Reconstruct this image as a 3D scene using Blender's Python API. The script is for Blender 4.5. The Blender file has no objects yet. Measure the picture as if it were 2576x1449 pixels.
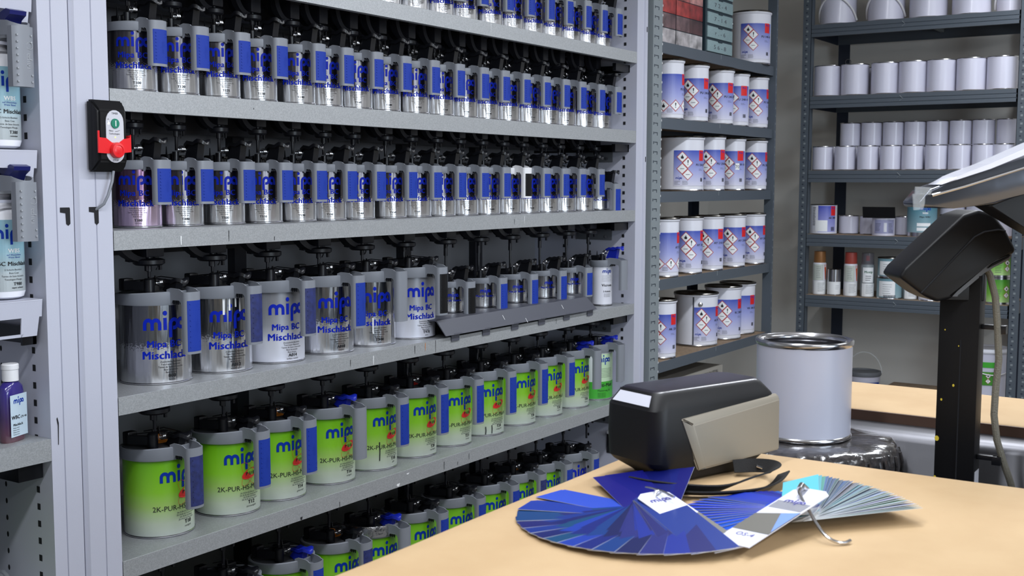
import bpy, bmesh, math, random
from mathutils import Vector, Matrix, Euler
random.seed(7)
PI = math.pi
R = math.radians
H0 = 1.4                       # camera height above the floor; coordinates below are relative to the camera height
S = bpy.context.scene
COL = S.collection

# ------------------------------------------------------------------ camera, light, exposure
f_px, pitch, roll, yaw = 2922.75, .0908234, .00221067, .5876060
F = Vector((math.cos(yaw)*math.cos(pitch), math.sin(yaw)*math.cos(pitch), -math.sin(pitch)))
Rv0 = Vector((math.sin(yaw), -math.cos(yaw), 0)); U0 = Rv0.cross(F)
Rv = math.cos(roll)*Rv0 + math.sin(roll)*U0
Uv = -math.sin(roll)*Rv0 + math.cos(roll)*U0
cd = bpy.data.cameras.new('camera'); cam = bpy.data.objects.new('camera', cd); COL.objects.link(cam)
M = Matrix((Rv, Uv, -F)).transposed().to_4x4(); M.translation = Vector((0, 0, H0)); cam.matrix_world = M
cd.sensor_width = 36; cd.lens = 36*f_px/2576; cd.clip_start = .05
cd.dof.use_dof = True; cd.dof.focus_distance = 2.75; cd.dof.aperture_fstop = 12
S.camera = cam
w = bpy.data.worlds.new('world'); S.world = w; w.use_nodes = True
w.node_tree.nodes['Background'].inputs[0].default_value = (.75, .85, 1, 1)
w.node_tree.nodes['Background'].inputs[1].default_value = .35
S.view_settings.view_transform = 'Standard'; S.view_settings.look = 'None'
S.view_settings.gamma = 1; S.view_settings.use_curve_mapping = False
S.view_settings.exposure = -0.22
LAMPS = [(0.3, 0.75, 75), (1.9, 0.75, 75), (3.5, 0.75, 75), (5.1, 0.75, 45), (0.3, -1.3, 60), (1.9, -1.3, 60), (3.5, -1.3, 60)]
LZ = 1.22
for (lx, ly, pw) in LAMPS:
    ld = bpy.data.lights.new('tube_light', 'AREA'); ld.shape = 'RECTANGLE'; ld.size = 1.2; ld.size_y = .16
    ld.energy = pw*.40; ld.color = (.90, .94, 1.0)
    lo = bpy.data.objects.new('tube_light', ld); COL.objects.link(lo); lo.location = (lx, ly, LZ + H0 - .012)
wl = bpy.data.lights.new('added_fill_light', 'AREA'); wl.shape = 'RECTANGLE'; wl.size = 1.9; wl.size_y = 1.15; wl.energy = 66; wl.color = (.80, .90, 1.0)  # added fill light from an invented window, brightens the shelf fronts
wo = bpy.data.objects.new('added_fill_light', wl); COL.objects.link(wo); wo.location = (1.1, -2.93, H0+.2); wo.rotation_euler = (R(90), 0, 0)
ROOTS = []                     # every root built, shifted up by H0 at the end

# ------------------------------------------------------------------ materials
def lin(c):
    c = c/255
    return c/12.92 if c <= .04045 else ((c+.055)/1.055)**2.4
def rgb(c): return (lin(c[0]), lin(c[1]), lin(c[2]), 1)
def mat(name, col, rough=.5, metal=0, bump=0, bscale=200, var=0, vscale=30, spec=None, alpha=None, coat=0, trans=0, emit=0, tint=None):
    m = bpy.data.materials.new(name); m.use_nodes = True
    nt = m.node_tree; b = nt.nodes['Principled BSDF']
    b.inputs['Base Color'].default_value = rgb(col); b.inputs['Roughness'].default_value = rough
    b.inputs['Metallic'].default_value = metal
    if spec is not None: b.inputs['Specular IOR Level'].default_value = spec
    if coat: b.inputs['Coat Weight'].default_value = coat; b.inputs['Coat Roughness'].default_value = .12
    if trans: b.inputs['Transmission Weight'].default_value = trans
    if alpha is not None: b.inputs['Alpha'].default_value = alpha
    if emit:
        b.inputs['Emission Color'].default_value = rgb(col); b.inputs['Emission Strength'].default_value = emit
    if bump or var:
        tc = nt.nodes.new('ShaderNodeTexCoord')
    if var:
        n = nt.nodes.new('ShaderNodeTexNoise'); n.inputs['Scale'].default_value = vscale; n.inputs['Detail'].default_value = 5
        nt.links.new(tc.outputs['Object'], n.inputs['Vector'])
        r = nt.nodes.new('ShaderNodeMix'); r.data_type = 'RGBA'; r.inputs[6].default_value = rgb(col)
        c2 = tint if tint else tuple(max(0, k*(1-var)) for k in col)
        r.inputs[7].default_value = rgb(c2)
        ra = nt.nodes.new('ShaderNodeMapRange'); ra.inputs[1].default_value = .35; ra.inputs[2].default_value = .7
        nt.links.new(n.outputs[0], ra.inputs[0]); nt.links.new(ra.outputs[0], r.inputs[0])
        nt.links.new(r.outputs[2], b.inputs['Base Color'])
    if bump:
        n2 = nt.nodes.new('ShaderNodeTexNoise'); n2.inputs['Scale'].default_value = bscale; n2.inputs['Detail'].default_value = 3
        nt.links.new(tc.outputs['Object'], n2.inputs['Vector'])
        bp = nt.nodes.new('ShaderNodeBump'); bp.inputs['Strength'].default_value = bump; bp.inputs['Distance'].default_value = .002
        nt.links.new(n2.outputs[0], bp.inputs['Height']); nt.links.new(bp.outputs[0], b.inputs['Normal'])
    return m

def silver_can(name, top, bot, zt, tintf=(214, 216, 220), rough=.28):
    """printed tinplate: clear lacquer with its dark reflection painted in above, bare metal with flecks below zt (a print on the tin)"""
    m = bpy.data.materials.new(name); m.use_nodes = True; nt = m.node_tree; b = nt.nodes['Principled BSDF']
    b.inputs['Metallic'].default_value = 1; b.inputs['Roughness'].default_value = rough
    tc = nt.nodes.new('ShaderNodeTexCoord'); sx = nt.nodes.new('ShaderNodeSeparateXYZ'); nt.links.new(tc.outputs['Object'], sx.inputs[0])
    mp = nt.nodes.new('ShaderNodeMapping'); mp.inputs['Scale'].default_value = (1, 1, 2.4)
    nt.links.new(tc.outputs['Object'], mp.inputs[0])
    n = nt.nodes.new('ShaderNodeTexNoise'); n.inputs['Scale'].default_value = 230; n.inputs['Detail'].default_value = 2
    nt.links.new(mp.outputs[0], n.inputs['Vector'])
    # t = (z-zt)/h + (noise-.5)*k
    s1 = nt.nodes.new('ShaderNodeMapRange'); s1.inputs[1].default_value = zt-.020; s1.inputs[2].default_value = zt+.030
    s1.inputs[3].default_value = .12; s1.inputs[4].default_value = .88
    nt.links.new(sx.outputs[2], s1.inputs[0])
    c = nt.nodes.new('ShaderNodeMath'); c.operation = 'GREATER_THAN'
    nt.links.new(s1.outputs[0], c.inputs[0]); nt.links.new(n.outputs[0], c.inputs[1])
    mx = nt.nodes.new('ShaderNodeMix'); mx.data_type = 'RGBA'; mx.inputs[6].default_value = rgb(bot); mx.inputs[7].default_value = rgb(top)  # top tone paints in the darkness the upper tin reflects
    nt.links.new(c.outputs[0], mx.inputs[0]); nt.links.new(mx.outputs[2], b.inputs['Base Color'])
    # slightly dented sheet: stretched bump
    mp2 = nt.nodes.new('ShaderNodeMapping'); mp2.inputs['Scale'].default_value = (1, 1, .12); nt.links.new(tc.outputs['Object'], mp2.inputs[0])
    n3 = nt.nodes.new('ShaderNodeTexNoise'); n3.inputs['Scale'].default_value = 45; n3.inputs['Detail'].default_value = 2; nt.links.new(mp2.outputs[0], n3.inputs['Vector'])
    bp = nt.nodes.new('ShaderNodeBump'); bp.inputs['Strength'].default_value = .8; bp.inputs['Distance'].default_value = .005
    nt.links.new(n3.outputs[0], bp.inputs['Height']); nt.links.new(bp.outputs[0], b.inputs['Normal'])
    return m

def gradient(name, stops, rough=.35, axis=2, coat=0, metal=0):
    """printed colour gradient along the object's own axis: stops = [(pos, colour)]"""
    m = bpy.data.materials.new(name); m.use_nodes = True; nt = m.node_tree; b = nt.nodes['Principled BSDF']
    b.inputs['Roughness'].default_value = rough; b.inputs['Metallic'].default_value = metal
    if coat: b.inputs['Coat Weight'].default_value = coat
    tc = nt.nodes.new('ShaderNodeTexCoord'); sx = nt.nodes.new('ShaderNodeSeparateXYZ'); nt.links.new(tc.outputs['Object'], sx.inputs[0])
    mr = nt.nodes.new('ShaderNodeMapRange'); mr.inputs[1].default_value = stops[0][0]; mr.inputs[2].default_value = stops[-1][0]
    nt.links.new(sx.outputs[axis], mr.inputs[0])
    cr = nt.nodes.new('ShaderNodeValToRGB'); nt.links.new(mr.outputs[0], cr.inputs[0])
    L = stops[-1][0]-stops[0][0]; e = cr.color_ramp.elements
    e[0].position = 0; e[0].color = rgb(stops[0][1]); e[1].position = 1; e[1].color = rgb(stops[-1][1])
    for p, c in stops[1:-1]:
        k = e.new((p-stops[0][0])/L); k.color = rgb(c)
    nt.links.new(cr.outputs[0], b.inputs['Base Color'])
    return m

def flakes(name, c1, c2, c3):
    """galvanised steel: fine spangle"""
    m = bpy.data.materials.new(name); m.use_nodes = True; nt = m.node_tree; b = nt.nodes['Principled BSDF']
    b.inputs['Metallic'].default_value = .45; b.inputs['Roughness'].default_value = .48
    tc = nt.nodes.new('ShaderNodeTexCoord')
    v = nt.nodes.new('ShaderNodeTexVoronoi'); v.inputs['Scale'].default_value = 420; nt.links.new(tc.outputs['Object'], v.inputs['Vector'])
    sx = nt.nodes.new('ShaderNodeSeparateColor'); nt.links.new(v.outputs['Color'], sx.inputs[0])
    cr = nt.nodes.new('ShaderNodeValToRGB'); e = cr.color_ramp.elements
    e[0].color = rgb(c1); e[1].color = rgb(c3); k = e.new(.5); k.color = rgb(c2)
    nt.links.new(sx.outputs[0], cr.inputs[0]); nt.links.new(cr.outputs[0], b.inputs['Base Color'])
    return m

K = {}
K['white_steel'] = mat('white_painted_steel', (184, 186, 200), .38, bump=.05, bscale=300)
K['seam'] = mat('seam_shadow', (150, 152, 178), .6)
K['galv'] = flakes('galvanised_steel', (160, 163, 166), (169, 172, 175), (179, 182, 185))
K['hole'] = mat('hole_dark', (10, 11, 18), .8)
K['backp'] = mat('grey_back_panel', (132, 132, 136), .6)
K['black'] = mat('black_plastic', (16, 17, 22), .32)
K['black_soft'] = mat('soft_black_plastic', (9, 9, 12), .45, spec=.3)
K['drive'] = mat('drive_plastic', (30, 31, 38), .4)
K['grey_pl'] = mat('grey_plastic', (126, 130, 138), .42)
K['grey_pl2'] = mat('dark_grey_plastic', (96, 99, 104), .5)
K['lid_grey'] = mat('lid_grey_plastic', (70, 72, 76), .45)
K['white_pl'] = mat('white_plastic', (225, 225, 228), .4)
K['blue_grip'] = mat('blue_rubber', (26, 54, 150), .6, spec=.25)
K['blue_dark'] = mat('worn_blue_rubber', (38, 48, 108), .6, var=.25, vscale=90)
K['blue_lever'] = mat('blue_lever_plastic', (22, 38, 160), .35)
K['chrome'] = mat('chrome', (205, 205, 208), .18, 1)
K['tin'] = mat('tinplate', (190, 190, 194), .22, 1)
K['tin_dark'] = mat('dark_tinplate', (120, 118, 114), .25, 1)
K['logo'] = mat('logo_blue', (4, 50, 156), .5, spec=.2)
K['ink'] = mat('black_ink', (22, 24, 30), .6)
K['ink_g'] = mat('grey_ink', (72, 76, 86), .6)
K['print_blue'] = mat('foil_blue', (6, 34, 170), .5, spec=.15)
K['print_lblue'] = mat('foil_light_blue', (40, 110, 215), .45)
K['white_ink'] = mat('white_ink', (236, 238, 240), .5)
K['red'] = mat('red_print', (226, 52, 44), .45)
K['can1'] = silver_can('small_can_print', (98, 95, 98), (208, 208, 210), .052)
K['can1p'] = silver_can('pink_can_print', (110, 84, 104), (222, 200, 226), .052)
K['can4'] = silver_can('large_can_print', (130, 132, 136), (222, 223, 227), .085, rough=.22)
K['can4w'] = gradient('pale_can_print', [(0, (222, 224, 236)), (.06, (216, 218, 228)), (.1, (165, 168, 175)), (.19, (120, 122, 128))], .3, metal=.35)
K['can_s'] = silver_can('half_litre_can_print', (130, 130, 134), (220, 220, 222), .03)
K['green'] = gradient('green_can_print', [(0, (176, 184, 180)), (.035, (182, 194, 172)), (.075, (160, 196, 104)), (.11, (134, 196, 46)), (.19, (104, 176, 14))], .3, coat=.35)
K['green2'] = mat('leaf_green_print', (66, 172, 52), .35)
K['paper'] = mat('kraft_paper', (184, 156, 118), .75, bump=.12, bscale=22, var=.05, vscale=9, tint=(176, 147, 109))
K['rack'] = mat('slate_grey_steel', (80, 88, 97), .42)
K['rack_l'] = mat('pale_grey_steel', (128, 136, 140), .45)
K['rack_d'] = mat('dark_slate_steel', (34, 42, 58), .5)
K['board'] = mat('chipboard', (150, 128, 104), .85, var=.2, vscale=60)
K['wall'] = mat('painted_wall', (216, 213, 207), .85, var=.04, vscale=1.2)
K['white_can'] = mat('white_can_lacquer', (206, 206, 222), .3, coat=.2)
K['white_can2'] = mat('light_can_lacquer', (222, 223, 232), .32)
K['lab_blue'] = gradient('blue_label', [(0, (204, 204, 228)), (.07, (150, 156, 214)), (.18, (70, 92, 190))], .4)
K['lab_red'] = mat('label_red', (214, 30, 34), .5)
K['dia_red'] = mat('hazard_red', (176, 62, 62), .5)
K['steel'] = mat('stainless_steel', (100, 100, 104), .42, 1, bump=.08, bscale=40)
K['tread'] = mat('paint_covered_rubber', (34, 33, 34), .18, bump=1.0, bscale=55, var=.5, vscale=120, tint=(62, 58, 58), coat=.6)
K['satin'] = mat('champagne_satin', (138, 131, 118), .5, .35)
K['device'] = mat('device_black', (8, 8, 11), .5, spec=.35)
K['device_top'] = mat('device_top_gloss', (30, 28, 38), .3, coat=.1)
K['strap'] = mat('black_webbing', (15, 15, 17), .8, bump=.5, bscale=900)
K['wboard'] = mat('white_card', (205, 206, 218), .5)
K['gcard'] = mat('grey_card', (98, 96, 90), .5)
K['carton'] = mat('brown_carton', (150, 146, 138), .85)
K['floorm'] = mat('grey_floor', (120, 118, 114), .6, var=.1, vscale=4)
K['ceil'] = mat('ceiling_paint', (220, 220, 220), .9)
K['clear'] = mat('clear_plastic', (230, 236, 240), .08, alpha=.16)
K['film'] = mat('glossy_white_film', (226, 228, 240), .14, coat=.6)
K['bottle'] = mat('white_bottle', (232, 233, 240), .35)
K['violet'] = gradient('violet_bottle', [(0, (98, 62, 70)), (.05, (60, 40, 84)), (.1, (52, 42, 120))], .2, coat=.5)
K['bot_lab'] = gradient('bottle_label', [(0, (160, 166, 168)), (.05, (168, 178, 182)), (.1, (150, 192, 206)), (.145, (140, 182, 198))], .4)
K['teal'] = gradient('teal_label', [(0, (150, 176, 184)), (.15, (72, 128, 146))], .4)
K['copper'] = mat('copper_cap', (150, 104, 62), .4, .3)
K['redcap'] = mat('brick_red_cap', (160, 66, 56), .45)
K['green3'] = gradient('green_label', [(0, (186, 214, 150)), (.05, (120, 180, 70)), (.12, (66, 140, 40))], .4)
K['lamp'] = mat('lamp_diffuser', (255, 255, 255), .5, emit=3.0)
K['yellow'] = mat('yellow_paint_drip', (214, 190, 60), .5)
K['orange'] = mat('orange_paint', (206, 124, 40), .45)
K['cable'] = mat('braided_cable', (122, 118, 106), .45, bump=.6, bscale=500)
K['btn'] = mat('red_button', (222, 36, 42), .3)
K['btn_g'] = mat('green_button', (24, 120, 96), .4)
K['panel_l'] = mat('light_panel', (196, 196, 204), .4)
K['led'] = mat('led', (220, 240, 120), .4, emit=1)
K['teal_box'] = mat('teal_drawer_front', (142, 166, 170), .5, var=.15, vscale=300)
K['teal_fr'] = mat('dark_teal_frame', (28, 46, 56), .5)

# ------------------------------------------------------------------ mesh builder
class MB:
    def __init__(s): s.v = []; s.f = []; s.m = []; s.cur = 0; s.T = None
    def _a(s, vs, fs):
        n = len(s.v)
        if s.T is not None: vs = [s.T @ Vector(v) for v in vs]
        s.v += [tuple(v) for v in vs]
        for f in fs: s.f.append(tuple(n+i for i in f)); s.m.append(s.cur)
        return s
    def box(s, x0, x1, y0, y1, z0, z1):
        return s._a([(x0,y0,z0),(x1,y0,z0),(x1,y1,z0),(x0,y1,z0),(x0,y0,z1),(x1,y0,z1),(x1,y1,z1),(x0,y1,z1)],
                    [(0,3,2,1),(4,5,6,7),(0,1,5,4),(1,2,6,5),(2,3,7,6),(3,0,4,7)])
    def cbox(s, x0, x1, y0, y1, z0, z1, c=.002):
        """box with chamfered edges along all three axes"""
        bm = bmesh.new(); bmesh.ops.create_cube(bm, size=1)
        for v in bm.verts: v.co = Vector((x0+(v.co.x+.5)*(x1-x0), y0+(v.co.y+.5)*(y1-y0), z0+(v.co.z+.5)*(z1-z0)))
        bmesh.ops.bevel(bm, geom=bm.edges[:], offset=c, segments=2, affect='EDGES', profile=.6)
        return s.bm(bm)
    def bm(s, bm):
        bm.verts.index_update(); vs = [v.co.copy() for v in bm.verts]; fs = [[v.index for v in f.verts] for f in bm.faces]; bm.free()
        return s._a(vs, fs)
    def lathe(s, prof, n=32, c=(0,0,0), a0=0, a1=2*PI):
        full = abs(a1-a0-2*PI) < 1e-6; m = n if full else n+1
        vs = []; fs = []
        for i in range(m):
            a = a0+(a1-a0)*i/n
            for (r, z) in prof: vs.append((c[0]+r*math.cos(a), c[1]+r*math.sin(a), c[2]+z))
        L = len(prof)
        for i in range(n):
            j = (i+1) % m
            for k in range(L-1):
                fs.append((i*L+k, j*L+k, j*L+k+1, i*L+k+1))
        return s._a(vs, fs)
    def cyl(s, r, z0, z1, n=24, c=(0,0), r1=None):
        r1 = r if r1 is None else r1
        return s.lathe([(.0001, z0), (r, z0), (r1, z1), (.0001, z1)], n, (c[0], c[1], 0))
    def prism(s, poly, a0, a1, ax='x'):
        """poly of 2D points extruded along ax"""
        n = len(poly); vs = []
        for a in (a0, a1):
            for (p, q) in poly:
                vs.append({'x': (a, p, q), 'y': (p, a, q), 'z': (p, q, a)}[ax])
        fs = [tuple(range(n))[::-1], tuple(range(n, 2*n))]
        for i in range(n): fs.append((i, (i+1) % n, n+(i+1) % n, n+i))
        return s._a(vs, fs)
    def tube(s, pts, r, n=8, closed=False):
        pts = [Vector(p) for p in pts]; N = len(pts); vs = []; fs = []; up = None
        for i, p in enumerate(pts):
            if closed: t = (pts[(i+1) % N]-pts[i-1]).normalized()
            else: t = (pts[min(i+1, N-1)]-pts[max(i-1, 0)]).normalized()
            if up is None: up = t.orthogonal().normalized()
            up = (up - t*up.dot(t)).normalized(); b = t.cross(up)
            rr = r[i] if isinstance(r, (list, tuple)) else r
            for k in range(n):
                a = 2*PI*k/n; vs.append(p + up*rr*math.cos(a) + b*rr*math.sin(a))
        for i in range(N if closed else N-1):
            j = (i+1) % N
            for k in range(n): fs.append((i*n+k, i*n+(k+1) % n, j*n+(k+1) % n, j*n+k))
        if not closed: fs.append(tuple(range(n))[::-1]); fs.append(tuple((N-1)*n+k for k in range(n)))
        return s._a(vs, fs)
    def wall(s, path, th, zf):
        """upright ribbon along a plan path with thickness; zf(i)->(z0,z1)"""
        N = len(path); vs = []; fs = []
        for i, (x, y) in enumerate(path):
            a = path[max(i-1, 0)]; b = path[min(i+1, N-1)]
            t = Vector((b[0]-a[0], b[1]-a[1])).normalized(); nx, ny = -t.y*th/2, t.x*th/2
            z0, z1 = zf(i)
            vs += [(x+nx, y+ny, z0), (x+nx, y+ny, z1), (x-nx, y-ny, z1), (x-nx, y-ny, z0)]
        for i in range(N-1):
            for k in range(4): fs.append((i*4+k, i*4+(k+1) % 4, (i+1)*4+(k+1) % 4, (i+1)*4+k))
        fs += [(0, 3, 2, 1), tuple((N-1)*4+k for k in range(4))]
        return s._a(vs, fs)
    def mesh(s, name, mats, ang=35):
        me = bpy.data.meshes.new(name); me.from_pydata(s.v, [], s.f)
        if not isinstance(mats, (list, tuple)): mats = [mats]
        for m in mats: me.materials.append(m)
        if len(mats) > 1:
            for p, k in zip(me.polygons, s.m): p.material_index = k
        me.update()
        bm = bmesh.new(); bm.from_mesh(me); bmesh.ops.recalc_face_normals(bm, faces=bm.faces[:]); bm.to_mesh(me); bm.free()
        if ang:
            me.shade_smooth(); me.set_sharp_from_angle(angle=R(ang))
        return me
    def build(s, name, mats, parent=None, ang=35, loc=None):
        o = bpy.data.objects.new(name, s.mesh(name, mats, ang)); COL.objects.link(o)
        if parent is not None: o.parent = parent
        else: ROOTS.append(o)
        if loc: o.location = loc
        return o

def tag(o, label=None, cat=None, group=None, kind=None):
    if label: o['label'] = label
    if cat: o['category'] = cat
    if group: o['group'] = group
    if kind: o['kind'] = kind
    return o
def thing(name, label, cat, loc=(0,0,0), rz=0, group=None):
    o = bpy.data.objects.new(name, None); COL.objects.link(o); o.location = loc; o.rotation_euler = (0, 0, rz)
    o.empty_display_size = .05; ROOTS.append(o)
    return tag(o, label, cat, group)
def inst(name, me, parent, loc=(0,0,0), rot=(0,0,0)):
    o = bpy.data.objects.new(name, me); COL.objects.link(o); o.parent = parent; o.location = loc; o.rotation_euler = rot
    return o
def dup(root, loc, rz, label, group=None):
    r = root.copy(); COL.objects.link(r); ROOTS.append(r); r.location = loc; r.rotation_euler = (0, 0, rz); r['label'] = label
    if group: r['group'] = group
    for ch in root.children:
        c = ch.copy(); COL.objects.link(c); c.parent = r
        for g in ch.children:
            d = g.copy(); COL.objects.link(d); d.parent = c
    return r

# ------------------------------------------------------------------ lettering
_tc = {}
def text_flat(s, h, bold=0.0, align='CENTER', step=.006, sx=1.0):
    key = (s, h, bold, align, step, sx)
    if key in _tc: return _tc[key]
    cu = bpy.data.curves.new('t', 'FONT'); cu.body = s; cu.size = h/.72; cu.align_x = align; cu.offset = 0
    cu.resolution_u = 2; cu.space_character = 1.06 if bold >= .02 else 1.0
    ob = bpy.data.objects.new('t', cu); me = ob.to_mesh()
    bm = bmesh.new(); bm.from_mesh(me); ob.to_mesh_clear(); bpy.data.objects.remove(ob); bpy.data.curves.remove(cu)
    for v in bm.verts: v.co.x *= sx
    if step and bm.verts:
        x0 = min(v.co.x for v in bm.verts); x1 = max(v.co.x for v in bm.verts)
        k = math.ceil(x0/step)
        while k*step < x1:
            bmesh.ops.bisect_plane(bm, geom=bm.verts[:]+bm.edges[:]+bm.faces[:], plane_co=(k*step, 0, 0), plane_no=(1, 0, 0), dist=1e-7); k += 1
    bm.verts.index_update()
    V = [(v.co.x, v.co.y) for v in bm.verts]; Fc = [[v.index for v in f.verts] for f in bm.faces]; bm.free()
    if bold >= .02:
        n = len(V); d = h*.05; V = [(x-d, y-d*.4) for x, y in V]+[(x+d, y+d*.4) for x, y in V]+V; Fc = Fc+[[n+i for i in q] for q in Fc]+[[2*n+i for i in q] for q in Fc]
    out = (V, Fc)
    _tc[key] = out; return out

def ribbon(pts, wd):
    vs = []; fs = []; N = len(pts)
    for i, p in enumerate(pts):
        a = pts[max(i-1, 0)]; b = pts[min(i+1, N-1)]; t = Vector((b[0]-a[0], b[1]-a[1])).normalized()
        vs += [(p[0]-t.y*wd/2, p[1]+t.x*wd/2), (p[0]+t.y*wd/2, p[1]-t.x*wd/2)]
    for i in range(N-1): fs.append((2*i, 2*i+1, 2*i+3, 2*i+2))
    return vs, fs
def arc(cx, cy, r, a0, a1, n=8): return [(cx+r*math.cos(R(a0+(a1-a0)*i/n)), cy+r*math.sin(R(a0+(a1-a0)*i/n))) for i in range(n+1)]
def logo_flat(h, wd=.31):
    """lower-case wordmark made of strokes, x-height h, centred"""
    st = [[(.155, 0), (.155, .25), (.155, .5)] + arc(.49, .5, .335, 180, 0) + [(.825, .25), (.825, 0)],
          [(.825, .5)] + arc(1.16, .5, .335, 180, 0) + [(1.495, .25), (1.495, 0)],
          [(2.0, 0), (2.0, .33), (2.0, .66), (2.0, 1.0)],
          [(2.5, -.62), (2.5, -.2), (2.5, .2), (2.5, .5)] + arc(2.86, .5, .345, 180, -90, 12) + [(2.74, .155)],
          [(4.02, 0), (4.02, .5)] + arc(3.66, .5, .345, 0, 270, 12) + [(3.78, .155)]]
    vs = []; fs = []
    for p in st:
        a, b = ribbon(p, wd); n = len(vs); vs += a; fs += [[n+i for i in q] for q in b]
    n = len(vs); vs += [(2.0, 1.38)] + [(2.0+.2*math.cos(2*PI*k/12), 1.38+.2*math.sin(2*PI*k/12)) for k in range(12)]
    fs += [[n, n+1+k, n+1+(k+1) % 12] for k in range(12)]
    return [((x-2.09)*h*.88, y*h) for x, y in vs], fs
def shape_flat(poly): return poly, [list(range(len(poly)))]
def grid_flat(u0, u1, v0, v1, nu, nv=1):
    vs = [(u0+(u1-u0)*i/nu, v0+(v1-v0)*j/nv) for j in range(nv+1) for i in range(nu+1)]
    return vs, [[j*(nu+1)+i, j*(nu+1)+i+1, (j+1)*(nu+1)+i+1, (j+1)*(nu+1)+i] for j in range(nv) for i in range(nu)]
def on_cyl(mb, flat, r, az, z, mi=0, du=0, off=.0004):
    vs, fs = flat; mb.cur = mi
    mb._a([((r+off)*math.cos(az+(u+du)/r), (r+off)*math.sin(az+(u+du)/r), z+v) for u, v in vs], fs)
def on_plane(mb, flat, o, ux, uy, mi=0):
    vs, fs = flat; mb.cur = mi; o = Vector(o); ux = Vector(ux); uy = Vector(uy)
    mb._a([o+ux*u+uy*v for u, v in vs], fs)
def diamond(mb, r, az, u, z, hd, icon, mi_red, mi_w, mi_k):
    for k, (s, m, o) in enumerate(((1, mi_red, .0006), (.84, mi_w, .0010))):
        q = []
        N = 6
        vs = []; fs = []
        for j in range(2*N+1):
            x = -hd*s + hd*s*j/N; y = hd*s-abs(x); vs += [(x, y), (x, -y)]
        for j in range(2*N): fs.append([2*j, 2*j+1, 2*j+3, 2*j+2])
        on_cyl(mb, (vs, fs), r, az, z, m, u, o)
    if icon == '!':
        on_cyl(mb, shape_flat([(-.12*hd, .45*hd), (.12*hd, .45*hd), (.05*hd, -.1*hd), (-.05*hd, -.1*hd)]), r, az, z, mi_k, u, .0014)
        on_cyl(mb, shape_flat([(.09*hd*math.cos(k), -.28*hd+.09*hd*math.sin(k)) for k in (0, 1, 2, 3, 4, 5)]), r, az, z, mi_k, u, .0014)
    elif icon == 'f':
        on_cyl(mb, shape_flat([(-.2*hd, -.3*hd), (.2*hd, -.3*hd), (.26*hd, 0), (.12*hd, .1*hd), (.02*hd, .45*hd), (-.12*hd, .12*hd), (-.26*hd, .05*hd)]), r, az, z, mi_k, u, .0014)
    else:
        on_cyl(mb, grid_flat(-.35*hd, .35*hd, -.04*hd, .05*hd, 3), r, az, z, mi_k+1, u, .0014)
def lines(mb, r, az, u, z, wd, n, pitch, h, mi, seed=0):
    rd = random.Random(seed)
    for i in range(n):
        ww = wd*rd.uniform(.6, 1)
        on_cyl(mb, grid_flat(-wd/2, -wd/2+ww, 0, h, 4), r, az, z-i*pitch, mi, u, .0007)
def barcode(mb, r, az, u, z, wd, h, mi):
    x = -wd/2; rd = random.Random(3)
    while x < wd/2:
        b = rd.choice((.0008, .0012, .002)); on_cyl(mb, grid_flat(x, x+b, 0, h, 1), r, az, z, mi, u, .0008); x += b+rd.choice((.0008, .0012))

# ------------------------------------------------------------------ room
def room():
    tag(MB().box(-3, 6.42, -3, 2.95, -1.5, -1.4).build('floor', K['floorm']), kind='structure')
    tag(MB().box(-3, 6.42, -3, 2.95, 1.35, 1.45).build('ceiling', K['ceil']), kind='structure')
    tag(MB().box(-3, 6.42, 2.82, 2.95, -1.4, 1.35).build('wall_left', K['wall']), kind='structure')
    tag(MB().box(6.3, 6.42, -3, 2.82, -1.4, 1.35).build('wall_back', K['wall']), kind='structure')
    tag(MB().box(-3, 6.3, -3.1, -3, -1.4, 1.35).build('wall_right', K['wall']), kind='structure')
    tag(MB().box(-3.1, -3, -3, 2.82, -1.4, 1.35).build('wall_near', K['wall']), kind='structure')
    wn = MB().box(.10, 2.10, -3, -2.96, -.42, .82).build('added_window_1', K['white_pl']); tag(wn, kind='structure')  # unseen window, added to light the shelves and show in the cans
    MB().box(.16, 2.04, -2.962, -2.955, -.36, .76).build('pane', mat('added_pane_glow', (190, 216, 240), .3, emit=2.2), wn)  # pane glows as part of the added window
    d = MB().box(2.5, 3.4, -3, -2.97, -1.4, .65).build('added_door_1', mat('dark_door', (48, 46, 48), .5)); tag(d, kind='structure')  # unseen door, added as a dark reflection for the cans
    MB().box(3.25, 3.33, -2.97, -2.93, -.4, -.37).build('door_handle', K['chrome'], d)
    d = MB().box(3.7, 4.6, -3, -2.97, -1.4, .65).build('added_door_2', mat('brown_door', (120, 82, 66), .5)); tag(d, kind='structure')  # second unseen door, added to give the cans a brown reflection
    for i, (lx, ly, pw) in enumerate(LAMPS):
        side = 'over the mixing shelves' if ly > 0 else 'over the far aisle'
        t = thing('ceiling_light', '%s ceiling tube light %s' % (['nearest', 'second', 'third', 'farthest', 'nearest', 'middle', 'farthest'][i], side), 'ceiling light', (lx, ly, LZ+.13), group='ceiling tube lights')
        MB().cbox(-.63, .63, -.09, .09, -.12, 0, .01).build('housing', K['white_pl'], t)
        MB().box(-.6, .6, -.08, .08, -.135, -.12).build('diffuser', K['lamp'], t)
room()

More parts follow.
